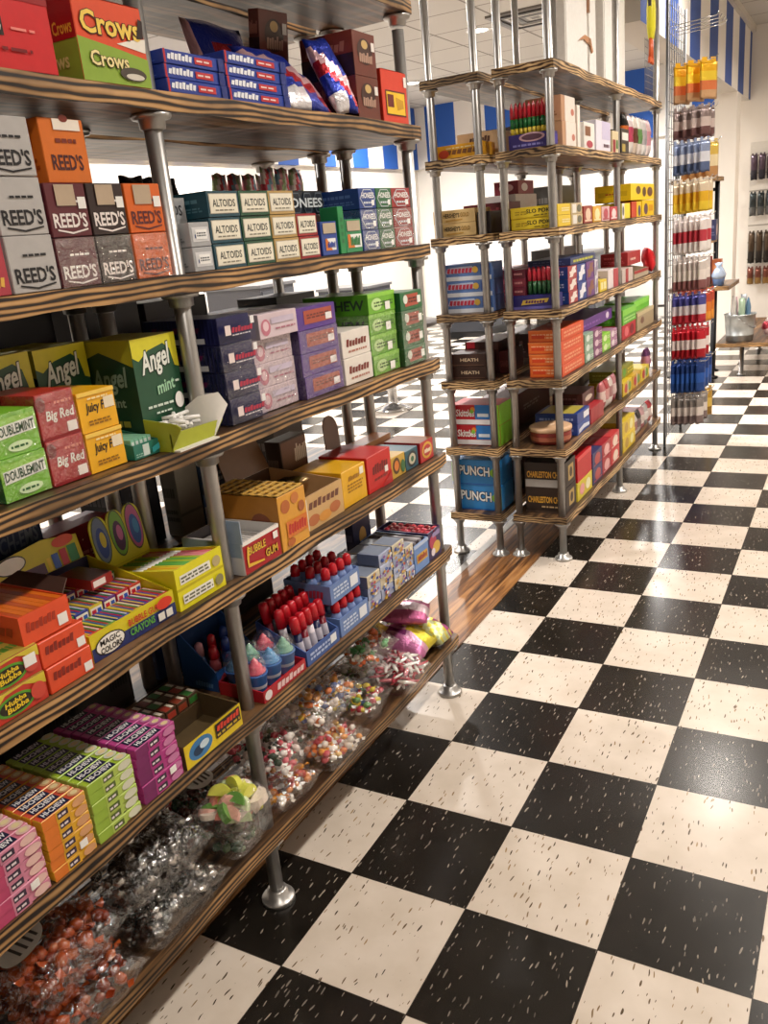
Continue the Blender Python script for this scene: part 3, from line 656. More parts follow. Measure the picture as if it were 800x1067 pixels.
# ---- shelf 4: gum
def two(label, L, y0, y1, h, col, dec, group, xf=-.112, d=.13, n=2, **k):
    s = put(L, y0, y1, h, col, 'x', dec, xf=xf, d=d, **k); stack(n, h+.001, s, label, group, .003); return s
G = 'gum cartons on the gum shelf'
two('lime green gum carton with slanted white band', 4, -1.222, -1.135, .066, '7fc832',
    [('F', 'rect', .0, .55, 1, .9, '9ad84a'), ('F', 'poly', [(.05, .42), (.95, .5), (.95, .8), (.05, .72)], 'f4f8ee'), ('F', 'text', 'DOUBLEMINT', .07, .47, .93, .70, '1f4a2c', .03, 0, .05), ('F', 'oval', .55, .2, .26, .12, 'd8f0c0'), ('F', 'scrib', .35, .15, .75, .25, '2f6a34', 1), ('L', 'rect', 0, 0, 1, .6, '1f7a3c')], G, wrap=True)
two('red cinnamon gum carton with white script', 4, -1.130, -1.054, .074, 'b81c24',
    [('F', 'oval', .1, .78, .13, .16, '7c1018'), ('F', 'text', 'Big Red', .18, .34, .94, .62, 'f6eee6', .04, .15), ('F', 'scrib', .45, .72, .9, .82, 'e88a7a', 1), ('F', 'rect', .68, .08, .94, .3, 'f2e9e2'), ('F', 'rect', 0, 0, 1, .06, '8a141a')], G, wrap=True)
two('yellow fruit gum carton with black script', 4, -1.050, -.968, .068, 'f2b418',
    [('F', 'text', 'Juicy Fruit', .18, .42, .95, .72, '2a2018', .03, .1), ('F', 'rect', .68, .5, .96, .78, 'f4e6c8'), ('F', 'scrib', .2, .15, .8, .3, '9a6a10', 2), ('F', 'rect', 0, .9, 1, 1, 'f8cf5a'), ('F', 'scrib', .25, .78, .8, .86, 'fbe6a8', 1)], G)
def openbox(name, label, L, y0, y1, fh, bh, col, inner, dec, xf, d, cat='candy box', group=None, dz=0, yaw=0):
    return tray(name, label, cat, at(L, y0, y1, xf, d, dz), d, y1-y0, fh, bh, col, inner, dec, yaw=yaw, group=group)
for nm, y0, y1, c in (('yellow', -1.20, -1.075, 'f0a818'), ('red', -1.215, -1.135, 'c01e28')):
    pass
put(4, -1.255, -1.137, .175, 'eda31c', 'tall yellow gum carton standing behind the lime green ones', [('F', 'scrib', .55, .66, .95, .76, 'a36808', 2), ('F', 'scrib', .62, .8, .92, .85, '7a4a08', 1), ('F', 'text', 'JUICY', .62, .52, .95, .6, '3a2410', .03), ('T', 'rect', .08, .1, .92, .9, '6a4a30'), ('L', 'rect', 0, 0, 1, 1, '5a4434')], xf=-.264, d=.07)['group'] = G
put(4, -1.228, -1.137, .146, 'c42430', 'red and white gum carton behind the lime green pair', [('F', 'poly', [(0, .6), (1, .72), (1, .95), (0, .82)], 'f2e6e2'), ('F', 'text', 'Doublemint', .05, .66, .95, .84, 'b81c28', .03, .1, .08)], xf=-.2445, d=.017)['group'] = G
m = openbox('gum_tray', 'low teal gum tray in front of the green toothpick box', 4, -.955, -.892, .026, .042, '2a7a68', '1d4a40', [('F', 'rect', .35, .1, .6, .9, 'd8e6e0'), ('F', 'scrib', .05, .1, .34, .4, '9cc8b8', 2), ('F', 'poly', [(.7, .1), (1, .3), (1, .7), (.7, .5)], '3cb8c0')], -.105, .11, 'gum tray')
for k in range(5):
    b = MB(); b.box(-.045, -.0045, 0, .045, .0045, .03, card('8ac8ac')); b.box(.0452, -.003, .004, .0456, .003, .026, card('e4f0ea'))
    tag(b.build('gum_pack', None, (-.16, -.945+.0105*k, lev(4, -.92)+.0068)), 'pale green gum pack standing in the low teal tray', 'gum pack', 'gum packs in the teal tray')
# toothpick boxes with the green leaf-edged fronts
def mint(pos, yaw, label, open_=True):
    d, w, h = .135, .118, .205; b = MB(); gr = card('1f5238'); yl = card('d8cf2a')
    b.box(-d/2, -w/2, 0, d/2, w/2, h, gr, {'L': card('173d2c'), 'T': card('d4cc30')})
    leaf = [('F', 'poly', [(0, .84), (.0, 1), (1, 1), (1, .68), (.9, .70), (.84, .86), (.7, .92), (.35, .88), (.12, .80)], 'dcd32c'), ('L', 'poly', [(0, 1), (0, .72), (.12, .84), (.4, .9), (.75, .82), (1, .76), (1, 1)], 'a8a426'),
            ('F', 'text', 'Angel', .14, .60, .82, .88, '0f2f20', .07, .12, .06), ('F', 'text', 'Angel', .15, .61, .81, .87, 'eef2ea', .03, .12, .06), ('F', 'text', 'mint', .42, .47, .82, .58, 'a8d8b4', .05, 0, .03), ('F', 'rect', .84, .55, .93, .57, 'd8e8dc'),
            ('F', 'scrib', .14, .36, .72, .40, 'd8e8dc', 1), ('F', 'scrib', .3, .30, .66, .33, 'd8e8dc', 1), ('F', 'oval', .86, .38, .1, .075, 'f4f2ee'),
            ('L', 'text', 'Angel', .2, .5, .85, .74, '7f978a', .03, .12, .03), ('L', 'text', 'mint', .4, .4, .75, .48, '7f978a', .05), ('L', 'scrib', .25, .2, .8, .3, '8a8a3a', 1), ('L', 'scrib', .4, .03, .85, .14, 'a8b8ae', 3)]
    if open_: leaf.append(('F', 'oval', .56, .2, .18, .08, '0d1712'))
    decals(b, d, w, h, leaf); o = b.build('toothpick_box', None, pos, .0012); o.rotation_euler.z = math.radians(yaw)
    return tag(o, label, 'toothpick box', 'tall green toothpick boxes')
z4 = lev(4, -.83)
mb_ = mint((-.205, -.828, z4+.002), 0, 'tall green box with yellow corners and an open scoop tray of toothpicks')
b = MB(); cg, cw_ = card('a7ad2c'), card('e6e2da')
x0, x1 = .068, .145
b.prism([(-.058, 0), (.054, 0), (.054, .003), (-.058, .003)], 'x', x0, x1, cw_)
pr = [(x0, 0), (x1-.02, 0), (x1+.012, .045), (x1, .052), (x0, .060)]
b.prism(pr, 'y', -.060, -.0575, cg); n_ = 7
vs = []; 
for k in range(n_):
    t = k/(n_-1); vs += [(x0+.002, .052+.002*t, .004+.055*t), (x0+.03, .054+.010*t, .004+.075*t), (x0+.06, .056+.034*t, .004+.078*t), (x1-.012, .057+.05*t, .004+.05*t)]
fs = [(4*k+i, 4*k+i+1, 4*k+i+5, 4*k+i+4) for k in range(n_-1) for i in range(3)]
b.add(vs, fs, cw_, True)
b.prism([(-.060, 0), (.058, 0), (.09, .03), (-.060, .034)], 'x', x1-.018, x1-.015, cg)
b.build('scoop_tray', mb_)
for k in range(52):
    r = RND; a = r.uniform(0, 6.28); t = r.uniform(-.5, .5); L_ = .016
    px, py, pz = r.uniform(x0+.014, x1-.034), r.uniform(-.042, .038), .010+.0062*(k//7)
    q = MB(); dx, dy, dz = math.cos(a)*L_, math.sin(a)*L_, math.sin(t)*.008
    q.tube((px-dx, py-dy, pz-dz), (px+dx, py+dy, pz+dz), .0042, card('f4f2ee'), 6)
    tag(q.build('toothpick_packet', None, (-.205, -.828, z4+.002)), 'little white paper-wrapped packet heaped in the scoop tray of the green box', 'toothpick packet', 'white packets heaped in the scoop tray')
mint((-.314, -.951, z4+.0042), 0, 'tall green toothpick box behind the yellow gum, second from the pipe', False)
mint((-.316, -1.076, z4+.0062), 0, 'tall green toothpick box in shadow, farthest left behind the yellow carton', False)
G = 'tall stacks of gum boxes on the gum shelf'
pin = [('F', 'rect', .03*i+.01, .02, .03*i+.016, .98, '3c3f7a') for i in range(33)]+[('L', 'rect', .05*i+.02, .02, .05*i+.03, .98, '2c2f66') for i in range(20)]
s = put(4, -.668, -.562, .054, '1d1e4c', 'x', pin+[('F', 'rect', .05, .38, .9, .62, '1d1e4c'), ('F', 'rect', .05, .34, .22, .7, 'e8d8d4'), ('F', 'swash', .24, .4, .9, .62, 'b52a48'), ('F', 'scrib', .25, .28, .85, .36, 'd8d4dc', 1), ('L', 'rect', .45, .1, .85, .3, 'd8d6d8'), ('L', 'swash', .15, .5, .8, .75, '6a2050'), ('F', 'rect', .84, .62, .96, .9, 'f2f0f0')], xf=-.11, d=.2)
stack(4, .0547, s, 'navy pinstriped gum box with red lettering', G, .008)
for o in [q for q in C.objects if q.get('label', '').startswith('navy pinstriped') and 'topmost' not in q['label']]: wrapfilm(o, .2, .106, .054)
s = put(4, -.545, -.40, .052, 'd8c4cc', 'x', [('F', 'oval', .16, .45, .12, .34, 'c8788c'), ('F', 'oval', .16, .5, .07, .2, 'e8c8d0'), ('F', 'scrib', .4, .28, .92, .4, 'b06a80', 1), ('F', 'rect', .3, .55, .9, .8, 'c9bcd0'), ('L', 'rect', 0, 0, 1, 1, 'b0a4ac')], xf=-.125, d=.18)
stack(4, .0527, s, 'pale pink gum box with rose emblem', G, .006)
pk = [q for q in C.objects if q.get('label', '').startswith('pale pink gum')]
pk[-1].location.x += .02; pk[-1].location.y += .008
for o in pk[:-1]: wrapfilm(o, .18, .145, .052)
s = put(4, -.385, -.215, .0515, '56328c', 'x', [('F', 'rect', .18, .25, .9, .85, 'b0503a'), ('F', 'scrib', .25, .45, .85, .7, '6a2c28', 2), ('F', 'rect', .72, .3, .88, .6, 'f0ecec'), ('L', 'rect', 0, 0, 1, 1, '3c2468'), ('L', 'rect', .3, .2, .8, .4, 'b8a8d0')], xf=-.112, d=.19)
stack(4, .0522, s, 'purple gum box with orange-brown panel', G, .006)
for o in [q for q in C.objects if q.get('label', '').startswith('purple gum box') and 'topmost' not in q['label']]: wrapfilm(o, .19, .17, .0515)
s = put(4, -.205, -.064, .066, 'e6dfd6', 'x', [('F', 'text', 'CHEWMIX', .15, .42, .85, .66, '8a2c22', .04)] if False else [('F', 'swash', .14, .4, .86, .7, '7a2a20'), ('F', 'scrib', .2, .16, .85, .3, 'b87a6a', 1)], xf=-.112, d=.15)
stack(2, .067, s, 'white gum box with dark red lettering', G, .004)
s = put(4, -.06, .088, .0525, '72b72c', 'x', [('F', 'rect', .0, .8, 1, 1, '8fd044'), ('F', 'oval', .3, .45, .2, .3, 'c8e8a0'), ('F', 'scrib', .2, .3, .9, .6, '3f6a20', 2), ('F', 'rect', .6, .1, .78, .5, 'f0f0ea'), ('L', 'rect', 0, 0, 1, 1, '4f9420'), ('L', 'text', 'E CHEW', .20, .25, .94, .75, '2a3a30', .04)], xf=-.11, d=.20)
stack(4, .0533, s, 'lime green gum box with black capitals on its side', G, .004)
for o in [q for q in C.objects if q.get('label', '').startswith('lime green gum box') and 'topmost' not in q['label']]: wrapfilm(o, .20, .148, .0525)
s = put(4, .098, .233, .0500, '1f6a3a', 'x', [('F', 'rect', .2, .2, .8, .85, 'b04a34'), ('F', 'oval', .22, .6, .1, .24, 'e0e8dc'), ('F', 'scrib', .35, .35, .75, .7, '5a2a20', 2), ('F', 'rect', .74, .3, .9, .7, 'f0f0ea'), ('L', 'rect', 0, 0, 1, 1, '17522c')], xf=-.098, d=.14)
stack(4, .0508, s, 'dark green gum box by the end pipe', G, .003)
for o in [q for q in C.objects if q.get('label', '').startswith('dark green gum box') and 'topmost' not in q['label']]: wrapfilm(o, .14, .135, .05)

# ---- shelf 3: bubble gum, crayons, display trays
G = 'boxes along the bubble gum shelf'
hd = [('F', 'poly', [(0, .5), (.25, .9), (.6, .95), (1, .6), (1, 1), (0, 1)], 'd8c23a'), ('F', 'oval', .4, .45, .36, .36, '5aa02c'), ('F', 'oval', .4, .45, .3, .28, '2a2418'), ('F', 'text', 'Hubba', .2, .45, .6, .64, 'f4d02c', .05, .1, .06), ('F', 'text', 'Bubba', .22, .24, .62, .43, 'f4d02c', .05, .1, .06), ('F', 'oval', .82, .5, .14, .3, 'd04a3a'), ('T', 'rect', 0, 0, 1, 1, 'c8b04a'), ('T', 'scrib', .1, .1, .9, .9, '5a9a3a', 4)]
s = put(3, -1.345, -1.245, .047, 'c83a2c', 'x', hd, xf=-.09, d=.16); stack(2, .048, s, 'green and red bubble tape box with yellow bubble lettering', G, .004)
sticker([q for q in C.objects if q.get('label', '').startswith('green and red bubble')][-1], .16, .1, .047, 'F', .8, .62, .022)
s = put(3, -1.45, -1.35, .05, 'b03038', 'x', [('F', 'swash', .2, .2, .8, .6, 'e8a03c')], xf=-.09, d=.16); stack(2, .051, s, 'red bubble gum box at the left edge of the shelf', G, .003)
oc = [('F', 'swash', .1, .45, .74, .8, '8a2418'), ('F', 'rect', .78, .1, .96, .45, 'f4f0ec'), ('L', 'swash', .15, .3, .9, .65, 'b0341c')]
s = put(3, -1.240, -1.148, .045, 'e2502a', 'x', oc, xf=-.09, d=.17); stack(2, .046, s, 'closed orange candy carton under the open orange carton', G, .004)
op = openbox('candy_carton', 'open orange candy carton with raised lid full of orange sticks', 3, -1.262, -1.165, .05, .052, 'e4522a', '7a2c18', [('F', 'swash', .1, .4, .7, .75, 'a83218'), ('F', 'rect', .72, .12, .92, .5, 'f4f0ec'), ('L', 'swash', .15, .3, .9, .65, 'a83218')], -.098, .17, group=G, dz=.094)
b = MB(); b.prism([(-.0485, .0), (.0485, 0), (.0485, .075), (-.0485, .085)], 'x', -.003, 0, card('d8481f')); fr = (Vector((0, -.0485, 0)), Vector((0, .097, 0)), Vector((0, 0, .08)), Vector((1, 0, 0)))
decal(b, fr, ('swash', .15, .2, .85, .5, '8a2414'), 1); decal(b, fr, ('rect', .6, .65, .85, .85, 'f0ebe6'), 1)
l = b.build('raised_lid', op, (-.085, 0, .053)); l.rotation_euler = (0, math.radians(-14), 0); l['label'] = 'raised orange lid flap'
b = MB(); b.prism([(-.08, 0), (.075, 0), (.06, .03), (-.06, .03)], 'y', -.0012, .0012, card('4a332c')); fl = b.build('side_flap', op, (0, .0497, .05)); fl.rotation_euler = (math.radians(-60), 0, 0); fl['label'] = 'brown folded side flap'
for k in range(8):
    b = MB(); b.box(-.078, -.0052, 0, .078, .0052, .012, card('e8761c' if k % 3 else 'c8501c')); tag(b.build('candy_stick', None, (op.location.x, op.location.y-.040+.0114*k, op.location.z+.0365)), 'orange candy stick lying in the open orange carton', 'candy stick', 'orange sticks in the open carton')
for k in range(8):
    b = MB(); b.box(-.078, -.0052, 0, .078, .0052, .032, card('b8561c')); tag(b.build('candy_stick', None, (op.location.x, op.location.y-.040+.0114*k, op.location.z+.0035)), 'orange candy stick standing on edge under the top row in the open carton', 'candy stick', 'orange sticks on edge in the open carton')
# crayon tray
y0, y1 = -1.135, -.925
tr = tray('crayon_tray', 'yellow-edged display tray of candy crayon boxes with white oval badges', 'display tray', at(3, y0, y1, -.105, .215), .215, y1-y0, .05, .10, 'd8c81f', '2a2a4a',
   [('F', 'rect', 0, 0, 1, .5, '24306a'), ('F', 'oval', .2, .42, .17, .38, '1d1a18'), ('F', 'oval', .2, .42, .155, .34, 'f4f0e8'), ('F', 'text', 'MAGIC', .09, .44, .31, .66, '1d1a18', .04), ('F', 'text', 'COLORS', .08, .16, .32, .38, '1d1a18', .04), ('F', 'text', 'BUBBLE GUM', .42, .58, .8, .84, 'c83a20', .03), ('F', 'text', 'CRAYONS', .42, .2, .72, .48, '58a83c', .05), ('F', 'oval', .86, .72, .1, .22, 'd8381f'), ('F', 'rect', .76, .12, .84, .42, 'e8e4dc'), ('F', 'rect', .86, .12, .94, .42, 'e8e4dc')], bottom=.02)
b = MB(); b.prism([(-.10, 0), (.10, 0), (.10, .055), (.02, .07), (-.10, .06)], 'x', 0, .003, card('d8c81f'))
fr = (Vector((.003, -.10, 0)), Vector((0, .2, 0)), Vector((0, 0, .065)), Vector((1, 0, 0)))
for q in (('oval', .2, .72, .17, .26, '1d1a18'), ('oval', .2, .72, .155, .22, 'f4f0e8'), ('text', 'MAGIC', .1, .73, .3, .88, '1d1a18', .04), ('text', 'COLORS', .09, .56, .31, .70, '1d1a18', .04), ('rect', .04, .05, .55, .42, '4a1c4a'), ('oval', .2, .24, .15, .17, 'e8d8a0'), ('swash', .1, .17, .3, .32, 'b02a2a'), ('rect', .58, .05, .62, .5, 'f0d030'), ('rect', .64, .05, .72, .55, '2a5ab8'), ('rect', .74, .05, .82, .6, 'c8283c'), ('rect', .84, .05, .95, .62, '2a8a50'), ('oval', .82, .82, .13, .17, 'e04a28')): decal(b, fr, q, 1+len(b.f) % 3)
h_ = b.build('header_card', tr, (-.112, 0, .092)); h_.rotation_euler = (0, math.radians(-12), 0); h_['label'] = 'printed back card'
pal = [['c8442c', 'd85a3a'], ['3f8a3a', '7aa83a'], ['2a3a8c', '3c4ca8'], ['d8c83a', 'c8a83a'], ['5a2a7a', '7a3a8c'], ['b82a3c', 'd8443c']]
for r_i in range(3):
    for c_i in range(6):
        b = MB(); cc = pal[(c_i+r_i) % 6]
        b.box(-.032, -.0155, 0, .032, .0155, .028, card(cc[0]), {'T': card(cc[1])})
        for k in range(5): b.box(-.028, -.013+.0055*k, .0281, .028, -.0095+.0055*k, .0286, card(('e8d44a', '2a5ab8', 'c8283c', '2a8a50', 'e8e4dc')[k]))
        b.box(.0321, -.0135, .004, .0325, .0135, .024, card('f0ead8')); b.box(.0326, -.011, .008, .033, -.001, .02, card('c8283c')); b.box(.0326, .002, .008, .033, .011, .02, card('2a5ab8'))
        o = b.build('crayon_box', None, (tr.location.x+.069-.067*r_i, tr.location.y-.0835+.0334*c_i, tr.location.z+.0205+.014*r_i), .0008)
        tag(o, 'small %s candy crayon box in the yellow tray, %s row, %s from the left' % (('red', 'green', 'blue', 'yellow', 'purple', 'crimson')[(c_i+r_i) % 6], ('front', 'middle', 'back')[r_i], ('first', 'second', 'third', 'fourth', 'fifth', 'sixth')[c_i]), 'crayon box', 'candy crayon boxes in the yellow tray')
b = MB(); b.box(-.045, -.026, 0, .045, .026, .02, card('9a2a28'), {'T': card('5a241f')}); b.box(.0451, -.022, .004, .0456, .008, .016, card('f0e8e2')); tag(b.build('crayon_box', None, (tr.location.x-.035, tr.location.y+.03, tr.location.z+.0778), .0008), 'dark red flat box lying across the crayon boxes', 'candy box')
b_ = bpy.data.objects[-1] if False else None
# yellow display of long candy tubes with three round pictures
y0, y1 = -.918, -.778
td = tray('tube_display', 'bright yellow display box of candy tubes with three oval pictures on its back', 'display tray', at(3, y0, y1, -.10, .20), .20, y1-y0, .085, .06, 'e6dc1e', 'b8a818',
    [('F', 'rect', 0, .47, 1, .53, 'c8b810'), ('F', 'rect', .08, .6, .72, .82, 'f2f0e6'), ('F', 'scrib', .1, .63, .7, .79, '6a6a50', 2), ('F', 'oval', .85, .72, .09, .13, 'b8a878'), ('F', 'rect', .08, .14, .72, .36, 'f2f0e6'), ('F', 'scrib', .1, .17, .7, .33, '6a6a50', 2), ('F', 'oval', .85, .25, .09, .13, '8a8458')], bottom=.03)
b = MB(); n_ = 10; pts = [(-.07, 0), (.07, 0), (.07, .075)]
for cx_ in (.046, 0, -.046): pts += [(cx_+.023*math.cos(a), .09+.026*math.sin(a)) for a in [PI*k/n_ for k in range(n_+1)]]
pts += [(-.07, .075)]; b.prism(pts, 'x', -.0015, .0015, card('d8ce22'))
fr = (Vector((.0015, -.07, 0)), Vector((0, .14, 0)), Vector((0, 0, .12)), Vector((1, 0, 0)))
for cu, c1, c2, c3 in ((.171, '6a7a98', '2a4a9a', 'c8b83a'), (.5, '7ab03c', '4a2450', 'c86aa0'), (.829, 'c05a90', '2456a8', '3a8ac8')):
    decal(b, fr, ('oval', cu, .55, .155, .42, '4a5a2a'), 1); decal(b, fr, ('oval', cu, .55, .14, .39, c1), 2); decal(b, fr, ('oval', cu, .5, .10, .27, c2), 3); decal(b, fr, ('oval', cu+.02, .55, .055, .14, c3), 4)
h_ = b.build('header_card', td, (-.098, 0, .055)); h_.rotation_euler = (0, math.radians(-8), 0); h_['label'] = 'yellow back card with three oval pictures'
for k in range(12):
    c = ('d8c83a', 'd8c83a', 'e0b030', 'd8c83a', '6ab050', '6ab050', 'a8b838', '6ab050', 'a8b838', 'e08a90', 'e08a90', 'd86a70')[k]
    b = MB(); x0 = -.088; b.tube((x0, 0, 0), (.086, 0, .022), .0052, card(c, .25), 8); b.tube((x0+.06, 0, .0074), (x0+.09, 0, .0112), .0055, card('f2efe4'), 8)
    tag(b.build('candy_tube', None, (td.location.x, td.location.y-.0605+.011*k, td.location.z+.0525)), ('yellow', 'yellow', 'amber', 'yellow', 'green', 'green', 'olive', 'green', 'olive', 'pink', 'pink', 'coral')[k]+' candy tube with white band in the yellow display, '+('first', 'second', 'third', 'fourth', 'fifth', 'sixth', 'seventh', 'eighth', 'ninth', 'tenth', 'eleventh', 'twelfth')[k]+' from the left', 'candy tube', 'candy tubes in the yellow display')
b = MB(); b.box(-.09, -.064, .0305, .088, .064, .046, card('a89a1c')); b.build('inner_riser', td)
# boxes behind
put(3, -1.135, -.955, .185, '1c2c54', 'dark blue carton with grey capitals at the back, behind the crayon tray', [('F', 'text', 'WATCH-EMS', .1, .72, .95, .9, '5a6478', .03, .1, .05), ('F', 'oval', .75, .4, .12, .14, '8a5a3a'), ('F', 'scrib', .1, .3, .5, .5, '3c4c70', 2)], xf=-.40, d=.07, un=2)
put(3, -.945, -.777, .135, '9c1c2c', 'red carton with white speckles at the back beside the dark blue one', [('F', 'oval', .3, .78, .12, .1, '2a1418'), ('F', 'poly', [(.15, .3), (.35, .5), (.3, .65), (.12, .45)], '2a1418'), ('F', 'scrib', .45, .5, .85, .6, 'd87a80', 1)]+[('F', 'oval', .07+.13*(i % 7), .15+.28*(i//7)+.07*(i % 2), .012, .014, 'e8b8b8') for i in range(21)], xf=-.40, d=.07, un=2)
put(3, -.727, -.695, .125, '1a3a3c', 'narrow dark teal carton at the back beside the red speckled one', [('F', 'scrib', .2, .4, .8, .6, '3a6a6a', 2)], xf=-.40, d=.05, un=2)
put(3, -.56, -.48, .17, '8a8478', 'grey cardboard carton standing behind the yellow display', [('F', 'rect', 0, .3, 1, .34, '6a655c')], xf=-.40, d=.05, un=2)
# bubble gum box with open white side
bg = tray('bubble_gum_box', 'red box lettered BUBBLE GUM with open white side flap', 'candy box', at(3, -.726, -.595, -.088, .16), .16, .131, .072, .072, 'e8e4e0', '4a4448',
    [('F', 'rect', 0, 0, 1, 1, 'ad1420'), ('F', 'rect', 0, .88, 1, 1, 'f4f0ea'), ('F', 'text', 'BUBBLE', .12, .52, .6, .78, '3a1a14', .08, 0, .0), ('F', 'text', 'BUBBLE', .125, .53, .595, .77, 'e8b83a', .04), ('F', 'text', 'GUM', .55, .18, .9, .46, '3a1a14', .08), ('F', 'text', 'GUM', .555, .19, .895, .45, 'e8b83a', .04), ('F', 'poly', [(.06, .5), (.10, .82), (.13, .82), (.1, .3), (.5, .2), (.5, .14), (.06, .2)], 'e8b83a'), ('F', 'rect', .8, .62, .93, .84, 'f4f0ea'), ('L', 'rect', 0, 0, 1, 1, 'c8c8cc'), ('L', 'rect', .0, .55, 1, 1, '8ea0b4'), ('L', 'scrib', .3, .1, .8, .45, '8a8a90', 3)])
b = MB(); b.box(-.0012, -.034, 0, .0012, .034, .05, card('94a6ba')); fl = b.build('side_flap', bg, (.05, -.067, .07)); fl.rotation_euler = (0, 0, math.radians(90)); fl['label'] = 'raised blue-grey end flap'
for k in range(10):
    b = MB(); b.box(-.073, -.0052, 0, .073, .0052, .045, card('a8a4a2' if k % 2 else '8c8886')); b.box(-.07, -.0045, .0452, .07, .0045, .0456, card('d8d4d0'))
    tag(b.build('gum_pack', None, (bg.location.x-.002, bg.location.y-.0545+.0121*k, bg.location.z+.0035)), 'grey-white gum pack standing in the red bubble gum box, %s from the left' % ('first', 'second', 'third', 'fourth', 'fifth', 'sixth', 'seventh', 'eighth', 'ninth', 'tenth')[k], 'gum pack', 'gum packs in the red bubble gum box')
# yellow-orange lattice box
lb = put(3, -.591, -.482, .128, 'e0a03a', 'orange and yellow carton with lattice-cut top behind the bubble gum', [('F', 'oval', .25, .78, .16, .12, 'b8642c'), ('F', 'oval', .6, .86, .14, .1, 'c8783a'), ('F', 'oval', .8, .66, .12, .1, 'a85a2a'), ('F', 'rect', .2, .2, .95, .5, 'd8782c'), ('F', 'swash', .25, .25, .9, .46, 'c02a24'), ('F', 'oval', .3, .12, .14, .07, 'b8642c'), ('L', 'rect', 0, .0, 1, 1, 'b87a2c'), ('L', 'oval', .75, .5, .14, .2, '8a4a2c'), ('T', 'rect', 0, 0, 1, 1, '6a4a24')], xf=-.085, d=.2)
b = MB()
for k in range(9): b.box(-.098+.0235*k, -.052, .1285, -.090+.0235*k, .052, .132, card('e0b45a'))
for k in range(5): b.box(-.098, -.052+.0245*k, .1285, .098, -.047+.0245*k, .1312, card('d8a84c'))
b.build('lattice_lid', lb)
# corrugated open box with peanuts picture
cb = tray('cardboard_tray', 'brown cardboard tray of bagged nuts with tan printed front', 'cardboard box', at(3, -.470, -.292, -.105, .22), .22, .178, .085, .105, 'c9a478', '4a3424',
   [('F', 'rect', .0, .0, 1, 1, 'd0a870'), ('F', 'text', 'ROASTED', .12, .62, .9, .84, '6a3a2a', .03) if False else ('F', 'swash', .12, .58, .9, .82, '6a3a2a'), ('F', 'oval', .22, .26, .14, .16, 'b86a3a'), ('F', 'oval', .5, .22, .16, .15, 'd8943c'), ('F', 'oval', .76, .32, .14, .16, 'b86a3a'), ('F', 'rect', .02, .05, .08, .95, 'e8e0d0'), ('L', 'rect', .6, .2, .95, .9, 'c8bca8'), ('L', 'scrib', .65, .3, .9, .8, '6a5a4a', 4)])
b = MB(); b.prism([(-.088, 0), (.088, 0), (.080, .10), (.06, .112), (-.06, .112), (-.080, .10)], 'x', -.0015, .0015, card('7a5638')); fl = b.build('back_flap', cb, (-.108, 0, .106)); fl.rotation_euler = (0, math.radians(-20), 0)
for k in range(4):
    o = foilbag('snack_bag', 'small %s snack bag lying in the brown cardboard tray' % ('dark brown', 'maroon', 'black', 'olive', 'green')[k], (cb.location.x-.04+.02*(k % 2), cb.location.y-.057+.038*k, cb.location.z+.080), .10, .033, .022, (lambda c: (lambda u, v, s: foil(c) if abs(u) < .7 else foil('c8a878')))(('4a2a1c', '5a1c1c', '2a2220', '6a5a2a', '4a7a30')[k]), (0, -8, 0), 40+k, 'snack bag', 'snack bags in the cardboard tray')
put(3, -.285, -.165, .095, 'e8b01e', 'plain yellow carton with faint brown lettering beside the cardboard tray', [('F', 'scrib', .2, .35, .85, .62, 'a87410', 3), ('F', 'rect', .74, .72, .9, .92, 'f4eede'), ('F', 'swash', .25, .68, .7, .82, 'a87410')], xf=-.108, d=.15)
rb = put(3, -.160, -.028, .10, 'c8221f', 'red carton with a tall rounded brown back flap', [('F', 'swash', .2, .45, .85, .75, '7a1414'), ('F', 'scrib', .25, .25, .8, .38, '8a1818', 1), ('F', 'rect', .7, .38, .84, .55, 'f0e6e0'), ('F', 'poly', [(.5, 0), (1, 0), (1, .35)], 'b01a1c')], xf=-.105, d=.15)
b = MB(); pts = [(-.036, 0), (.036, 0), (.036, .06)]+[(.036*math.cos(PI*k/10), .06+.036*math.sin(PI*k/10)) for k in range(1, 10)]+[(-.036, .06)]
b.prism(pts, 'x', -.0015, .0015, card('6a4632')); fl = b.build('back_flap', rb, (-.072, .01, .10)); fl.rotation_euler = (math.radians(-14), math.radians(-12), 0); fl['label'] = 'rounded brown cardboard flap'
put(3, -.285, -.165, .17, '3a2a20', 'dark open cardboard carton standing behind the yellow carton', [('F', 'rect', .03, .03, .97, .97, '6a4a32'), ('F', 'swash', .5, .6, .95, .9, 'd8ccb8')], xf=-.285, d=.05)
put(3, -.475, -.36, .16, '1f3f6a', 'blue and white carton standing behind the lattice-topped box', [('F', 'rect', 0, .3, 1, .5, '3a6ab0'), ('F', 'rect', 0, .02, 1, .3, 'c8d0d8'), ('F', 'scrib', .2, .6, .9, .8, '8a9ab0', 2)], xf=-.40, d=.05, un=2)
G = 'small cartons at the right end of the bubble gum shelf'
put(3, -.022, .062, .062, 'c8a03a', 'small gold carton with dark round pictures beside the red carton', [('F', 'oval', .35, .55, .26, .38, '5a3a1c'), ('F', 'oval', .35, .55, .16, .24, 'd87a2c'), ('F', 'oval', .8, .4, .16, .3, '3a6a3a')], xf=-.108, d=.13)['group'] = G
put(3, .065, .145, .058, '2c5a6a', 'small blue-green carton with a round picture near the shelf end', [('F', 'oval', .5, .5, .38, .4, '1d2a30'), ('F', 'oval', .5, .5, .26, .28, 'c8c0a8'), ('F', 'oval', .5, .5, .12, .14, '2a6a4a')], xf=-.108, d=.13)['group'] = G
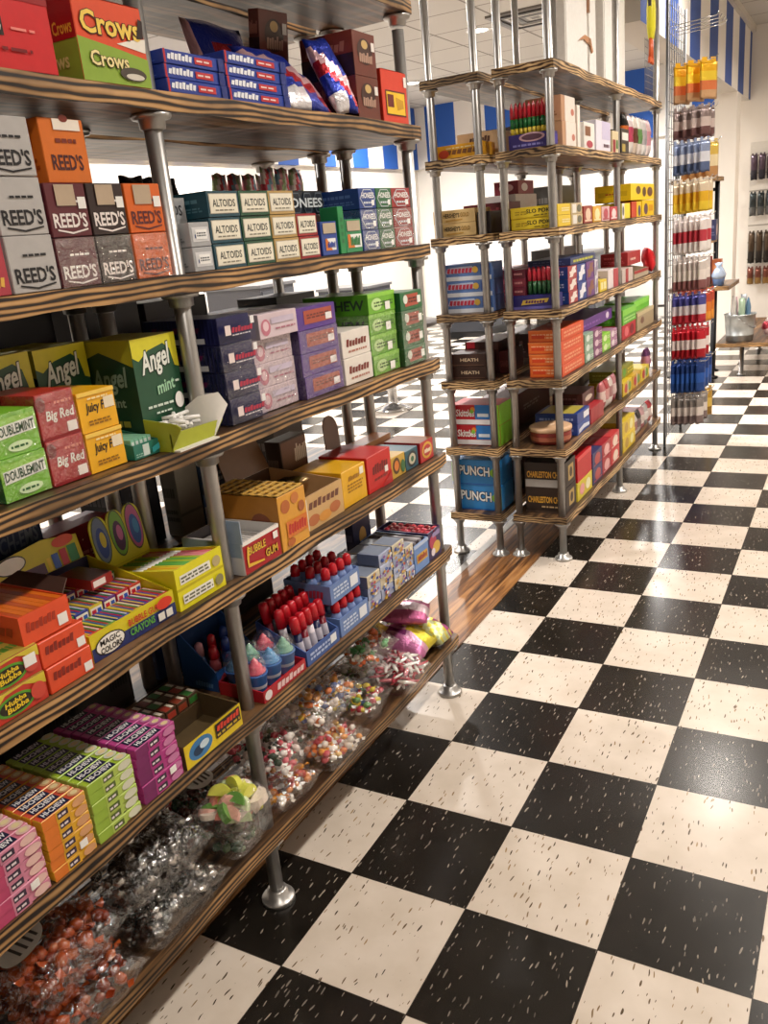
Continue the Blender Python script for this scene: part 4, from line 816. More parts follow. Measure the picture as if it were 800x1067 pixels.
put(3, .150, .238, .062, 'b82a2c', 'small red carton with yellow oval at the right end of its shelf', [('F', 'oval', .5, .52, .38, .4, 'd8a83a'), ('F', 'oval', .5, .52, .28, .28, 'b82a2c'), ('F', 'swash', .28, .4, .75, .62, 'f4e8c8'), ('T', 'rect', 0, 0, 1, 1, '8a5a3a')], xf=-.102, d=.12)['group'] = G
put(3, -.01, .235, .072, 'a86a40', 'long tan cardboard carton behind the small cartons at the shelf end', [('F', 'rect', 0, .8, 1, 1, 'c08a58')], xf=-.245, d=.06)['group'] = G

# ---- shelf 2: chewy candy sticks, pops
ORD = ('first', 'second', 'third', 'fourth', 'fifth', 'sixth', 'seventh', 'eighth')
def chewsticks(nm, y0, y1, layers, c_top, c_front, c_alt, c_end, cart, edge):
    Lg = y1-y0-.004; z0 = lev(2, y0)+.001; sx, sz = .0235, .0196; group = 'chewy candy sticks on the lower shelf'
    b = MB(); h = sz-.0005; d = sx-.0012
    b.box(-d/2, -Lg/2, 0, d/2, Lg/2, h, card(c_front, .3), {'T': card(c_top, .3), 'R': card(c_end)})
    decals(b, d, Lg, h, [('T', 'rect', .10, .08, .68, .92, '1c2040'), ('T', 'text', 'HI-CHEW', .13, .24, .66, .80, 'f2eef0', .05, .15), ('T', 'oval', .86, .5, .12, .46, c_end), ('T', 'oval', .86, .5, .07, .26, 'e9d4a0'),
        ('F', 'rect', .0, 0, .3, 1, c_alt), ('F', 'poly', [(.3, 0), (.62, 0), (.52, 1), (.3, 1)], c_front), ('F', 'oval', .82, .5, .15, .42, c_end), ('F', 'rect', .33, .2, .56, .8, '3a2a40' if nm != 'lime green' else '5a6a30'), ('F', 'scrib', .34, .3, .55, .7, 'e8dce0', 1)])
    proto = b.build('candy_stick', None, (0, 0, 0), .0014)
    yc = (y0+y1)/2; first = True
    cells = [(0, k) for k in range(layers)]+[(c, layers-1) for c in range(1, 5)]
    for c, k in cells:
        o = proto if first else clone(proto); first = False
        o.location = (-.089-sx/2-c*sx+RND.uniform(-.0015, .0015), yc+RND.uniform(-.002, .002), z0+k*sz+(.0)); o.rotation_euler.z = RND.uniform(-.02, .02)
        where = ('front row, layer %s of %d from the shelf' % (('one', 'two', 'three', 'four', 'five', 'six')[k], layers)) if c == 0 else 'top layer, %s row back from the front' % ORD[c]
        if c == 0 and k == layers-1: where = 'top of the front row'
        tag(o, nm+' chewy candy stick, '+where, 'candy stick', group)
    sticker(o, 0.02, Lg, h, 'T', .5, .5, .001) if False else None
    hh = (layers-1)*sz-.001
    cb_ = carton('candy_carton', 'open %s display carton under the back sticks' % nm, 'candy box', (-.089-sx-.0022-.105, yc, z0), (.205, Lg, hh-.001), cart,
        [('L', 'rect', 0, .0, 1, .5, 'd8d8cc'), ('L', 'scrib', .2, .6, .8, .8, edge, 1), ('T', 'rect', .03, .02, .97, .98, edge)])
    if nm in ('pink', 'magenta', 'orange and yellow'):
        q = [o for o in C.objects if o.get('label', '').startswith(nm+' chewy') and 'layer two of' in o['label']][0]; sticker(q, d, Lg, h, 'F', .72, .5, .016)
    # the rows of sticks still in the carton behind
    for k in range(4):
        o = clone(proto); o.location = (-.089-sx*5.5-k*sx, yc+RND.uniform(-.002, .002), z0+hh+.0007)
        tag(o, nm+' chewy candy stick in the carton, '+ORD[k]+' behind the five front rows', 'candy stick', group)
chewsticks('pink', -1.428, -1.322, 6, 'd87a90', 'd98aa4', 'c04870', 'e8c0b8', 'd89ab0', 'b86a88')
chewsticks('orange and yellow', -1.318, -1.222, 6, 'd8553a', 'e8b030', 'e07a2a', 'd8a070', 'd88a3a', 'a85a2a')
chewsticks('lime green', -1.219, -1.112, 6, 'a8c43a', 'b8d060', '98b840', 'd8d8c0', '9ac83c', '6a9a2c')
chewsticks('magenta', -1.108, -.997, 6, 'c0488c', 'b83a88', '7a2460', 'c87aa8', 'a83a80', '6a2a58')
# rows of dark cartons behind, seen under the shelf above
put(2, -1.165, -.99, .17, '2c2a2a', 'dark grey carton at the back of the candy stick shelf, left of its twin', [('F', 'rect', .05, .1, .95, .9, '3c3a3a'), ('F', 'swash', .6, .3, .92, .5, '1a1818')], xf=-.40, d=.07, un=2)
put(2, -.975, -.81, .17, '2c2a2a', 'dark grey carton at the back of the candy stick shelf, right of its twin', [('F', 'rect', .05, .1, .95, .9, '3c3a3a'), ('F', 'swash', .6, .3, .92, .5, '1a1818')], xf=-.40, d=.07, un=2)
# yellow-edged tray with tootsie-like small boxes
yt = tray('candy_tray', 'yellow-edged brown tray with a blue emblem holding small green candy boxes', 'display tray', at(2, -.990, -.812, -.088, .20), .20, .178, .052, .062, '5a4a30', '3a2c1c',
    [('F', 'rect', 0, 0, 1, 1, 'e0c41e'), ('F', 'oval', .26, .5, .2, .42, '3a7ab0'), ('F', 'oval', .22, .45, .09, .2, '1d3a5a'), ('F', 'oval', .32, .56, .08, .16, 'c8dce8'), ('F', 'rect', .52, .3, .97, .92, '2a1a14'), ('F', 'text', 'PATCH', .54, .56, .95, .84, 'e0c41e', .06) if False else ('F', 'scrib', .54, .34, .95, .52, 'c8a82a', 1), ('F', 'swash', .54, .58, .95, .86, 'd8402a')])
b = MB(); b.box(-.094, -.084, .0035, -.005, .084, .040, card('4a3a26')); b.build('inner_riser', yt)
for r_i in range(3):
    for c_i in range(5):
        b = MB(); cc = ('3a7a34', '8a3a24', '5a4a2a', '2f6a2c', 'a83a2a')[(c_i*2+r_i) % 5]
        b.box(-.014, -.0155, 0, .014, .0155, .024, card('4a3424', .3), {'T': card('6a4a34', .3)})
        b.box(-.0125, -.013, .0241, .0125, .004, .0246, card(cc, .3)); b.box(-.010, .005, .0241, .010, .013, .0246, card('e8e0cc', .3)); b.box(.0141, -.012, .004, .0145, .012, .018, card(cc, .3))
        tag(b.build('small_candy_box', None, (yt.location.x-.022-.030*r_i, yt.location.y-.068+.034*c_i, yt.location.z+.041), .0008), 'small brown-green candy box on the yellow tray, %s row, %s from left' % (('front', 'middle', 'back')[r_i], ORD[c_i]), 'candy box', 'little candy boxes in the yellow tray')
# blue display with bottle pops (behind the pipe)
def bottle(pos, body, cap, label, group, h=.085, r=.014, tilt=0):
    e = empty('bottle_pop', pos, label, 'candy bottle', group)
    b = MB(); b.lathe([(r*.92, 0), (r, .004), (r, h*.52), (r*.72, h*.62), (r*.5, h*.66)], card(body, .15), 14); b.lathe([(r*1.01, h*.12), (r*1.01, h*.4)], card('e8e4ec', .3), 14, cap=False); b.build('bottle', e)
    b = MB(); b.lathe([(r*.8, h*.66), (r*.8, h*.80), (r*.66, h*.95), (r*.2, h)], card(cap, .2), 12); b.build('cap', e)
    if tilt: e.rotation_euler.y = math.radians(tilt)
    return e
bd_ = tray('pop_display', 'blue sloped cardboard display of bottle pops behind the grey pipe', 'display tray', at(2, -.722, -.575, -.222, .105), .105, .147, .05, .14, '24508c', '18335c', [('L', 'swash', .35, .15, .85, .45, '6a94c4'), ('F', 'scrib', .1, .3, .9, .6, '7aa4d8', 2), ('F', 'oval', .2, .5, .14, .3, 'b83a40')])
for i in range(2):
    for j in range(3):
        bottle((bd_.location.x+.026-.042*i, bd_.location.y-.045+.045*j, bd_.location.z+.0035), ('d86a78', '4a70b8', 'c83a48')[(i+j) % 3], ('c8202c', '2c4a9a', 'e0a0b0')[(2*i+j) % 3], '%s bottle pop in the blue sloped display, %s row, %s from the left' % (('pink', 'blue', 'red')[(i+j) % 3], ('front', 'back')[i], ORD[j]), 'bottle pops in the blue sloped display', .10)
bx = put(2, -.725, -.565, .22, '1d3a70', 'dark blue backing carton behind the swirl cups', [('F', 'rect', .1, .6, .9, .95, '3a5a9a'), ('F', 'swash', .2, .3, .8, .5, '8a2030')], xf=-.40, d=.05, un=2)
rt = tray('cup_tray', 'red cardboard tray of swirl-topped candy cups at the shelf front', 'display tray', at(2, -.728, -.560, -.09, .125), .125, .168, .028, .034, 'b01c28', '6a1018', [('F', 'swash', .3, .2, .95, .8, 'e8c8c8'), ('F', 'oval', .1, .5, .08, .4, 'e8e0e0')])
for i in range(2):
    for j in range(3):
        c1 = ('e8607a', '5aa0d8', '8ac0a8')[(i+j) % 3]
        e = empty('candy_cup', (rt.location.x+.026-.056*i, rt.location.y-.055+.055*j, rt.location.z+.0035), '%s swirl-topped candy cup in the red tray, %s row, %s from the left' % (('pink', 'blue', 'mint green')[(i+j) % 3], ('front', 'back')[i], ORD[j]), 'candy cup', 'swirl-topped cups in the red tray')
        b = MB(); b.lathe([(.018, 0), (.0185, .002), (.0255, .05), (.027, .052), (.027, .055)], card(('3c6ab0', '4a78b8', '6a8ac0')[j], .25), 18); b.lathe([(.0212, .02), (.0242, .042)], card('c8ccd8', .3), 18, cap=False); b.build('cup', e)
        b = MB(); prof = []
        for k in range(9): t = k/8; prof.append((.023*(1-t)**.8*(1+.14*math.sin(t*18)), .055+.036*t))
        b.lathe(prof, card(c1, .2), 16); b.build('swirl', e)
        b = MB(); b.lathe([(.026, .056), (.025, .075), (.018, .09), (.006, .097), (.0005, .098)], film('wrap'), 16, cap=False); b.build('clear_dome', e)
# push pops leaning in blue tray
pt = tray('pop_tray', 'blue tray of long red and navy spray pops leaning at the shelf front', 'display tray', at(2, -.552, -.405, -.09, .14), .14, .147, .038, .10, '3a5a9c', '24365c', [('F', 'scrib', .1, .2, .9, .8, 'b8c8e8', 2), ('F', 'rect', .72, .3, .9, .85, 'e8ecf0'), ('L', 'swash', .2, .2, .7, .6, 'b02a3c')])
for i in range(3):
    for j in range(5):
        c1, c2 = (('1c2450', 'c01c28'), ('d8d0dc', 'b81824'), ('7a1a2c', 'c81c2c'))[(i+2*j) % 3]
        e = empty('spray_pop', (pt.location.x+.046-.04*i, pt.location.y-.054+.027*j, pt.location.z+.0045), '%s spray pop with red cap in the blue tray, %s row, %s from the left' % (('navy', 'white', 'maroon')[(i+2*j) % 3], ('front', 'middle', 'back')[i], ORD[j]), 'spray pop', 'spray pops in the blue tray'); e.rotation_euler.y = math.radians(-9)
        hh = .10+.012*i; b = MB(); b.lathe([(.0095, 0), (.0098, .004), (.0098, hh*.72)], card(c1, .2), 10); b.lathe([(.0100, hh*.2), (.0100, hh*.5)], card('c8c4d4', .3), 10, cap=False); b.build('tube', e)
        b = MB(); b.lathe([(.0125, hh*.72), (.0125, hh*1.05), (.010, hh*1.12), (.004, hh*1.14)], card(c2, .2), 10); b.build('cap', e)
# two trays of red-capped bottles, one above the other
for lv_ in range(2):
    zt = .0 if lv_ == 0 else .094
    q = tray('bottle_tray', 'light blue cardboard tray of red-capped candy bottles, %s of the two' % ('lower', 'upper')[lv_], 'display tray', at(2, -.392-.012*lv_, -.248-.012*lv_, -.092-.01*lv_, .14, zt), .14, .144, .05, .055, '6a86bc', '3a4a70',
        [('F', 'scrib', .1, .2, .6, .8, 'd0dcf0', 3), ('F', 'rect', .66, .2, .92, .8, 'e8ecf4'), ('L', 'swash', .3, .25, .85, .75, 'a83048')])
    for i in range(3):
        for j in range(4):
            bottle((q.location.x+.048-.046*i, q.location.y-.0525+.035*j, q.location.z+.0035), '7a90c4', 'c01826', 'red-capped blue candy bottle, %s tray, %s row, %s from the left' % (('lower', 'upper')[lv_], ('front', 'middle', 'back')[i], ORD[j]), 'red-capped bottles in the light blue trays', .088, .0155)
# printed jelly boxes
G = 'small printed candy boxes on the lower shelf'
blot = lambda sd, base: [('F', 'oval', random.Random(sd+k).uniform(.1, .9), random.Random(sd*3+k).uniform(.12, .88), .09, .12, ('c8983c', '2c4a9c', 'e8e4e0', '8a5aa0', 'd8b04a', '5a7ac0', 'b84a4a')[k % 7]) for k in range(12)]+[('T', 'rect', .05, .05, .95, .95, '8a94a8'), ('L', 'rect', 0, 0, 1, 1, '5a6480')]
n_ = 0
for c_i, (y0, y1, k) in enumerate(((-.238, -.168, 3), (-.164, -.094, 4), (-.090, -.020, 4), (-.016, .034, 3))):
    for l_i in range(k):
        for d_i in range(2 if l_i < 3 else 1):
            n_ += 1
            s = put(2, y0, y1, .0335, ('b8c0d8', 'a8b0cc', 'd8ccb0')[(c_i+l_i+d_i) % 3], '%s printed candy box in column %s from the bottle trays, %s layer, %s row' % (('silver-blue', 'grey-blue', 'cream')[(c_i+l_i+d_i) % 3], ORD[c_i], ('bottom', 'second', 'third', 'top')[l_i], ('front', 'back')[d_i]), blot(n_, 0), xf=-.092-.082*d_i+RND.uniform(-.005, 0), d=.068, dz=.0343*l_i, yaw=RND.uniform(-1, 1), cat='candy box', group=G, name='printed_candy_box')
for k in range(4):
    foilbag('foil_candy_bag', '%s foil bag stacked behind the printed boxes, %s from the bottle trays' % (('dark blue', 'grey', 'blue', 'charcoal', 'silver', 'navy')[k], ORD[k]), (-.290, -.21+.055*k, .525+.049+.004*(k % 2)), .050, .07, .03, (lambda c: (lambda u, v, s: foil(c) if abs(v) < .5 else foil('b8bcc8')))(('24305c', '6a6e78', '3a5090', '2c2e38', '8a90a0', '1d2850')[k]), (90, 0, 90), 60+k, group='foil bags behind the printed boxes')
# blue carton with gold emblem, end tray of red sweets
bt = tray('candy_tray', 'light blue tray with gold lettered patch near the shelf end', 'display tray', at(2, .040, .135, -.094, .18), .18, .095, .085, .088, '6f92cc', '3a4c70', [('F', 'rect', .15, .3, .9, .62, 'd8a83a'), ('F', 'swash', .2, .36, .85, .58, '9a2a2c'), ('F', 'rect', 0, .88, 1, 1, 'b8c8e4'), ('L', 'rect', 0, .5, 1, .9, 'a8b0bc'), ('L', 'scrib', .1, .1, .9, .4, '3a4a6a', 2)])
for k in range(5):
    b = MB(); b.tube((-.082, 0, 0), (.080, 0, 0), .0076, card(('3a3438', '8a8488', '4a4044', 'a09aa0', '3a3438')[k], .25), 8); tag(b.build('candy_roll', None, (bt.location.x, bt.location.y-.0365+.018*k, bt.location.z+.083)), '%s candy roll lying on top in the light blue tray, %s from the left' % (('dark', 'grey', 'brown-grey', 'silver', 'black')[k], ORD[k]), 'candy roll', 'rolls in the light blue tray')
b = MB(); b.box(-.084, -.042, .0035, .084, .042, .074, card('5a6a88')); b.build('inner_riser', bt)
et = tray('candy_tray', 'dark printed tray heaped with red wrapped sweets at the shelf end', 'display tray', at(2, .142, .228, -.096, .18), .18, .086, .09, .09, '3a2a5a', '241a34', [('F', 'oval', .35, .6, .28, .25, 'b83a58'), ('F', 'oval', .6, .35, .3, .22, 'd8b04a'), ('F', 'oval', .3, .25, .16, .14, 'e8dce4'), ('F', 'swash', .3, .75, .9, .95, 'b0a0d0')])
b = MB(); b.box(-.084, -.037, .0035, .084, .037, .06, card('3a2a3a')); b.build('inner_riser', et)
k = 0
for i in range(7):
    for j in range(3):
        for q in range(2):
            b = MB(); b.ball((0, 0, 0), .0125, card(('b81c30', 'c83048', '8a1424')[(i+j+q) % 3], .2), 1.2, .9, .7, Matrix.Rotation(RND.uniform(0, 3), 4, 'Z'))
            tag(b.build('wrapped_sweet', None, (et.location.x-.07+.0235*i+.008*q, et.location.y-.025+.025*j+RND.uniform(-.002, .002), et.location.z+.069+.0155*q)), 'red wrapped sweet heaped in the dark printed tray at the shelf end', 'sweet', 'red sweets heaped in the dark tray')
put(2, .03, .135, .15, '2a2c4a', 'dark navy carton standing behind the light blue tray', [('F', 'oval', .5, .6, .2, .2, 'b8904a'), ('F', 'swash', .2, .2, .8, .4, '8a90b0')], xf=-.290, d=.03)

# ---- shelf 1: clear bags of loose sweets
cs = lambda *h: [card(x, .22) for x in h]
z1 = lev(1, 0)+.001
SILV = [foil('9a9690', .18, .9, .3), foil('5a5652', .2, .9, .3), foil('c8c4be', .16, .9, .3), foil('3a3632', .25, .8, .3)]
candybag('clear bag of red, maroon and green round sweets beside the brown ones', (-.175, -1.55, z1), (.23, .24, .12), cs('7a1c34', '9a2a3c', '7a9a2c', '2a2444', 'b84a5a', '5a1424'), 130, 21, kind='lump', r0=.015)
candybag('clear bag of brown barrel sweets, bottom of the brown pair', (-.180, -1.295, z1), (.22, .22, .085), cs('8a3a18', 'a84a20', '7a2c14', 'b85a2c'), 95, 22, kind='twist', r0=.0155, white=False)
candybag('clear bag of brown barrel sweets with white oval label, on top of another', (-.195, -1.30, z1+.070), (.215, .21, .085), cs('8a3a18', 'a84a20', '7a2c14', 'b85a2c'), 95, 23, (3, 5, 6), 'twist', oval=(.0, -.045, .035, .042), r0=.0155, white=False)
candybag('clear bag of dark silver foil sweets, bottom of the silver pair', (-.185, -1.055, z1), (.225, .235, .095), SILV, 120, 24, kind='twist', r0=.0145, white=False)
candybag('clear bag of dark silver foil sweets, on top of another beside the brown bags', (-.20, -1.06, z1+.080), (.22, .225, .09), SILV, 120, 25, (2, 6, -5), 'twist', r0=.0145, white=False)
candybag('clear bag of dark red and green sweets with white oval label below the cup tray', (-.26, -.855, z1+.065), (.15, .16, .07), cs('5a1c1c', '8a2c24', '1f3a28', '3a1414'), 70, 26, (0, 10, 0), 'lump', oval=(.02, .02, .032, .042), r0=.014)
candybag('clear bag of dark sweets under the bag with white oval label', (-.265, -.855, z1), (.15, .16, .07), cs('3a2422', '5a2a24', '2a2a24'), 70, 46, (0, 0, 0), 'lump', r0=.014)
candybag('clear bag of pastel fruit slices slumped over the shelf edge', (-.116, -.855, z1+.045), (.125, .15, .08), cs('e8d8c8', 'e88a7a', 'd8d85a', 'c8d8a8', 'e8b0a0', '6a9a4a'), 46, 27, (0, 8, 4), 'slice', r0=.021)
candybag('clear bag of green and grey sweets beneath the fruit slices', (-.128, -.855, z1), (.13, .14, .05), cs('4a5a3a', '6a4a4a', '8a8a7a', '3a4a3a'), 40, 47, (0, 0, 5), 'lump', r0=.013)
candybag('clear bag of red, white and pink taffy beside the second pipe', (-.195, -.640, z1+.060), (.2, .16, .08), cs('c83040', 'e8d8d0', 'd85a6a', '3a4a3a', 'f0e8e0'), 80, 28, (0, 8, 8), 'twist', r0=.012)
candybag('clear bag of red and orange taffy lying beneath another taffy bag', (-.185, -.640, z1), (.2, .17, .07), cs('e8a03c', 'd8843a', 'e8e0d4', 'b8483a'), 80, 48, (0, 0, -4), 'twist', r0=.012)
candybag('clear bag of orange and cream taffy, at the front edge by the second pipe', (-.118, -.45, z1), (.12, .18, .075), cs('e89a3c', 'f0c878', 'f2eae0', 'e8803a', 'c84a50'), 80, 29, (0, 0, -5), 'twist', r0=.0125)
candybag('clear bag of orange, yellow and cream taffy heaped at mid shelf', (-.20, -.42, z1+.066), (.20, .22, .09), cs('e8a04a', 'e8c03c', 'f0e4d8', 'd8783c', '5a6a9a', 'e8e0e0'), 110, 30, (2, 8, 4), 'twist', r0=.0125)
candybag('clear bag of mixed taffy buried under the orange heap', (-.255, -.43, z1), (.14, .2, .072), cs('c8b0a0', 'a86a5a', 'd8c8b8', '7a8a5a'), 70, 49, (0, 0, 3), 'twist', r0=.0125)
candybag('clear bag of blue, yellow and pink sweets by the striped canes', (-.185, -.245, z1), (.2, .16, .085), cs('4a6a9a', 'e0c840', 'e0a0a8', 'f0e8e0', 'c83a4a', '6a9a5a'), 80, 31, (0, 0, 6), 'twist', r0=.012)
candybag('clear bag of orange and green sweets behind the striped canes', (-.225, -.14, z1+.075), (.19, .19, .085), cs('d8702c', 'c85a24', '2f8a4a', 'e8e4dc', '4aa05a', 'd0d0c8'), 80, 32, (0, 12, 0), 'twist', r0=.0135)
candybag('clear bag of dark sweets under the orange and green ones', (-.265, -.07, z1), (.13, .17, .066), cs('6a7a4a', '8a5a3a', '5a4a3a', 'b8b0a0'), 60, 50, (0, 0, 0), 'lump', r0=.013)
candybag('clear bag of red and white striped sweets hanging over the front edge', (-.12, -.075, z1), (.14, .16, .09), cs('c83a50', 'f0e4e0', 'd8808a', 'e8e0dc', 'b02a40'), 90, 33, (0, 6, -4), 'strip', r0=.0115)
def pinkbag(u, v, s): return foil('c878a8') if v < -.35 else (foil('8a3a78') if abs(v) < .2 and u < .2 else (foil('d8c83c') if u > .1 and v > 0 else foil('d8a0c0')))
def yelbag(u, v, s): return foil('d8cc4a') if (u*3+v*2) % 1.2 < .5 else (foil('b04a88') if v > .2 else foil('c8d0a0'))
foilbag('foil_candy_bag', 'pink and purple printed candy bag lying near the end of the floor shelf', (-.19, .075, z1+.048), .20, .125, .09, pinkbag, (4, 4, 2), 71, group='printed bags at the end of the floor shelf')
foilbag('foil_candy_bag', 'yellow and pink printed candy bag drooping at the floor shelf corner', (-.18, .188, z1+.045), .21, .095, .085, yelbag, (-3, 8, 0), 72, group='printed bags at the end of the floor shelf')
foilbag('foil_candy_bag', 'pink and white printed candy bag on top beside the end pipe', (-.20, .145, z1+.108), .15, .12, .055, lambda u, v, s: foil('e8d0d8') if abs(v) < .4 else foil('c86a98'), (5, 4, 20), 73, group='printed bags at the end of the floor shelf')
foilbag('foil_candy_bag', 'olive and gold printed candy bag deep in the floor shelf', (-.275, .02, z1+.125), .11, .10, .04, lambda u, v, s: foil('5a6a3a') if v < .1 else foil('b89a3a'), (0, 18, 0), 74, group='printed bags at the end of the floor shelf')

# ---- goods on the shelf standing back to back, seen through the gaps
G = 'dark cartons on the rear shelf'
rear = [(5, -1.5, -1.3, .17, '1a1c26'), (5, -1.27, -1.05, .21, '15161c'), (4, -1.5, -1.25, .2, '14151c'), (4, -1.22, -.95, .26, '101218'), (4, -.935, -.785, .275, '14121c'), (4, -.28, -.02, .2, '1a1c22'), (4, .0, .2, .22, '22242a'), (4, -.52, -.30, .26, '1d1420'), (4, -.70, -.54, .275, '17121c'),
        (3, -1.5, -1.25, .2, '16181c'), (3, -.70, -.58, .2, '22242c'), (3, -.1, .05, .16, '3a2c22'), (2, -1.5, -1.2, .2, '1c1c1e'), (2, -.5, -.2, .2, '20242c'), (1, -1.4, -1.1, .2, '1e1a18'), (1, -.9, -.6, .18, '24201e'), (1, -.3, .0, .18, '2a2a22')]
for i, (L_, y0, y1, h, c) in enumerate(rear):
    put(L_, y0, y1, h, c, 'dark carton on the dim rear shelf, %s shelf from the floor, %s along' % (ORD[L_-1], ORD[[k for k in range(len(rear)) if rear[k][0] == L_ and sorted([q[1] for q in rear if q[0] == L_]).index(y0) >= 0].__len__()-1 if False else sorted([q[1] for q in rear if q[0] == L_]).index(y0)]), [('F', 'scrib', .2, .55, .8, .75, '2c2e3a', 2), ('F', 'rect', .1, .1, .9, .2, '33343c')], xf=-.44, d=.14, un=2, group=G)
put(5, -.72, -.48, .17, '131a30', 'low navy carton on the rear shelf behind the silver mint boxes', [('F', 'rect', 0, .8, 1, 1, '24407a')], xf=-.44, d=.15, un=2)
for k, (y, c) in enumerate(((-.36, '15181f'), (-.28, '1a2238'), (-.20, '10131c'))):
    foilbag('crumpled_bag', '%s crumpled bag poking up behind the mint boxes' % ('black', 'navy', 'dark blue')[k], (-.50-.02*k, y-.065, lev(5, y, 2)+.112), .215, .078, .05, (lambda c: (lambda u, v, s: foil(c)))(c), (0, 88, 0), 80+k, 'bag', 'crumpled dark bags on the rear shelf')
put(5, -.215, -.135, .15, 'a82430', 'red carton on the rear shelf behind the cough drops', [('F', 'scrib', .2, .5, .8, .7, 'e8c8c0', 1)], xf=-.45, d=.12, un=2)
put(5, -.125, -.03, .13, 'a86a48', 'tan and brown carton on the rear shelf behind the cough drops', [('F', 'rect', 0, .7, 1, 1, '6a4a30')], xf=-.45, d=.12, un=2)
for k in range(7):
    foilbag('striped_candy_bag', 'clear-topped bag of pink, green and white sweets behind the cough drops, %s of its row' % ORD[k], (-.585+.14*(k % 2), .005+.034*k, lev(5, 0, 2)+.122), .235, .062, .035, (lambda k: (lambda u, v, s: foil(('d8a0a8', 'a8c090', 'e8e0dc', 'c84a58', '7aa0b8')[int((u+1)*4+(v+1)*3+k) % 5])))(k), (0, 90, 0), 90+k, 'bag', 'bags of mixed sweets on the rear shelf')

# let the heaped bags come to rest on the shelf and on each other
SH1 = [o for o in C.objects if o.name.startswith('pipe_shelf') and o.parent is None][:2]
bags = [o for o in C.objects if o.parent is None and o.name.startswith('candy_bag')]
low = sorted(bags, key=lambda o: o.location.z)
settle(low+[o for o in C.objects if o.get('group') == 'printed bags at the end of the floor shelf'], SH1)
settle([o for o in C.objects if o.get('group') in ('crumpled dark bags on the rear shelf', 'bags of mixed sweets on the rear shelf')], SH1)
for o in SH1[:0]: pass

# ================================================================== farther shelf: goods facing its near end and its aisle side
def far(L, y0, y1, h, base, label, dec=(), x0=-.29, x1=-.098, dz=0, **k):
    if y0 < 1.50: y0 = 1.523
    elif y0 < 1.54: y0 = 1.543
    k.setdefault('cat', 'candy box'); nm = k.pop('name', BOX)
    return carton(nm, label, k.pop('cat'), ((x0+x1)/2, (y0+y1)/2, lev(L, 0, 2)+.001+dz), (x1-x0, y1-y0, h), base, dec, **k)
def farstack(n, L, y0, y1, h, base, label, group, dec=(), x0=-.29, x1=-.098, dz=0, **k):
    s = far(L, y0, y1, h, base, 'x', dec, x0, x1, dz, **k); stack(n, h+.001, s, label, group, .003); return s
FG = 'cartons on the farther pipe shelf'
FR_ = 'cartons on the narrow rear shelf'
# shelf 7 top: white sheets, wire grid, rubber chicken
z7 = lev(7, 0, 2)+.001
for k, (y0, y1, x0, x1, h) in enumerate(((2.20, 2.72, -.285, -.245, 1.1), (2.78, 2.98, -.28, -.22, 1.12), (3.02, 3.22, -.26, -.22, 1.05))):
    b = MB(); b.box(-(x1-x0)/2, -(y1-y0)/2, 0, (x1-x0)/2, (y1-y0)/2, h, card('f6f3ee', .6)); b.box((x1-x0)/2, -(y1-y0)/2+.01, .02, (x1-x0)/2+.004, (y1-y0)/2-.01, h-.02, card('faf8f4', .6))
    o = b.build('white_display_board', None, ((x0+x1)/2, (y0+y1)/2, z7), .004)
    if k == 0:
        t = MB(); t.prism([(-.12, 0), (-.02, .035), (.08, .03), (.10, .0), (.12, -.02), (.10, -.03), (.07, .0), (-.04, .015)], 'x', 0, .006, card('c98f66')); l = t.build('paper_tag', o, (.026, .05, .20)); l['label'] = 'tan paper tag'
        t = MB(); t.box(0, -.012, 0, .01, .012, .22, card('b88a68')); l = t.build('hanging_strip', o, (.024, .10, .34)); l['label'] = 'thin brown strip'
    tag(o, ('wide', 'narrow', 'short')[k]+' white display board standing on top of the farther shelf'+(' with a tan tag' if k == 0 else ''), 'display board', 'white boards on the farther shelf top')
# rubber chicken hanging on the wire grid
g = empty('wire_grid', (-.115, 3.36, z7), 'small wire grid panel standing at the far end of the shelf top', 'wire grid')
b = MB()
for k in range(9): b.tube((0, -.12+.03*k, .0), (0, -.12+.03*k, .30), .0017, GALVD, 5)
for k in range(9): b.tube((0, -.12, .02+.034*k), (0, .12, .02+.034*k), .0017, GALVD, 5)
b.build('wires', g)
b = MB()
for k in range(5): b.tube((-.03, -.10+.05*k, .0015), (.0, -.10+.05*k, .0015), .0017, GALVD, 5)
b.build('feet', g)
e = empty('rubber_chicken', (-.095, 3.30, z7+.30), 'yellow rubber toy with orange legs hanging at the end of the shelf top', 'toy')
b = MB(); b.lathe([(.002, .44), (.018, .43), (.022, .40), (.014, .36), (.012, .30), (.026, .24), (.040, .14), (.038, .05), (.026, 0), (.004, -.01)], card('e8e02c', .35), 14, Matrix.Diagonal((.6, 1, 1, 1))); b.build('body', e)
b = MB()
for s_ in (-1, 1): b.tube((0, s_*.016, .0), (0, s_*.020, -.10), .009, card('d8602c'), 8); b.prism([(-.02, 0), (.02, 0), (.028, -.03), (0, -.02), (-.028, -.03)], 'x', -.006, .006, card('d8602c'), Matrix.Translation((0, s_*.022, -.095)))
b.build('legs', e)
b = MB(); b.prism([(-.01, 0), (.012, .0), (.03, -.10), (.012, -.11)], 'x', -.008, .008, card('3a3a3c')); b.build('wing_patch', e, (0, -.045, .24))
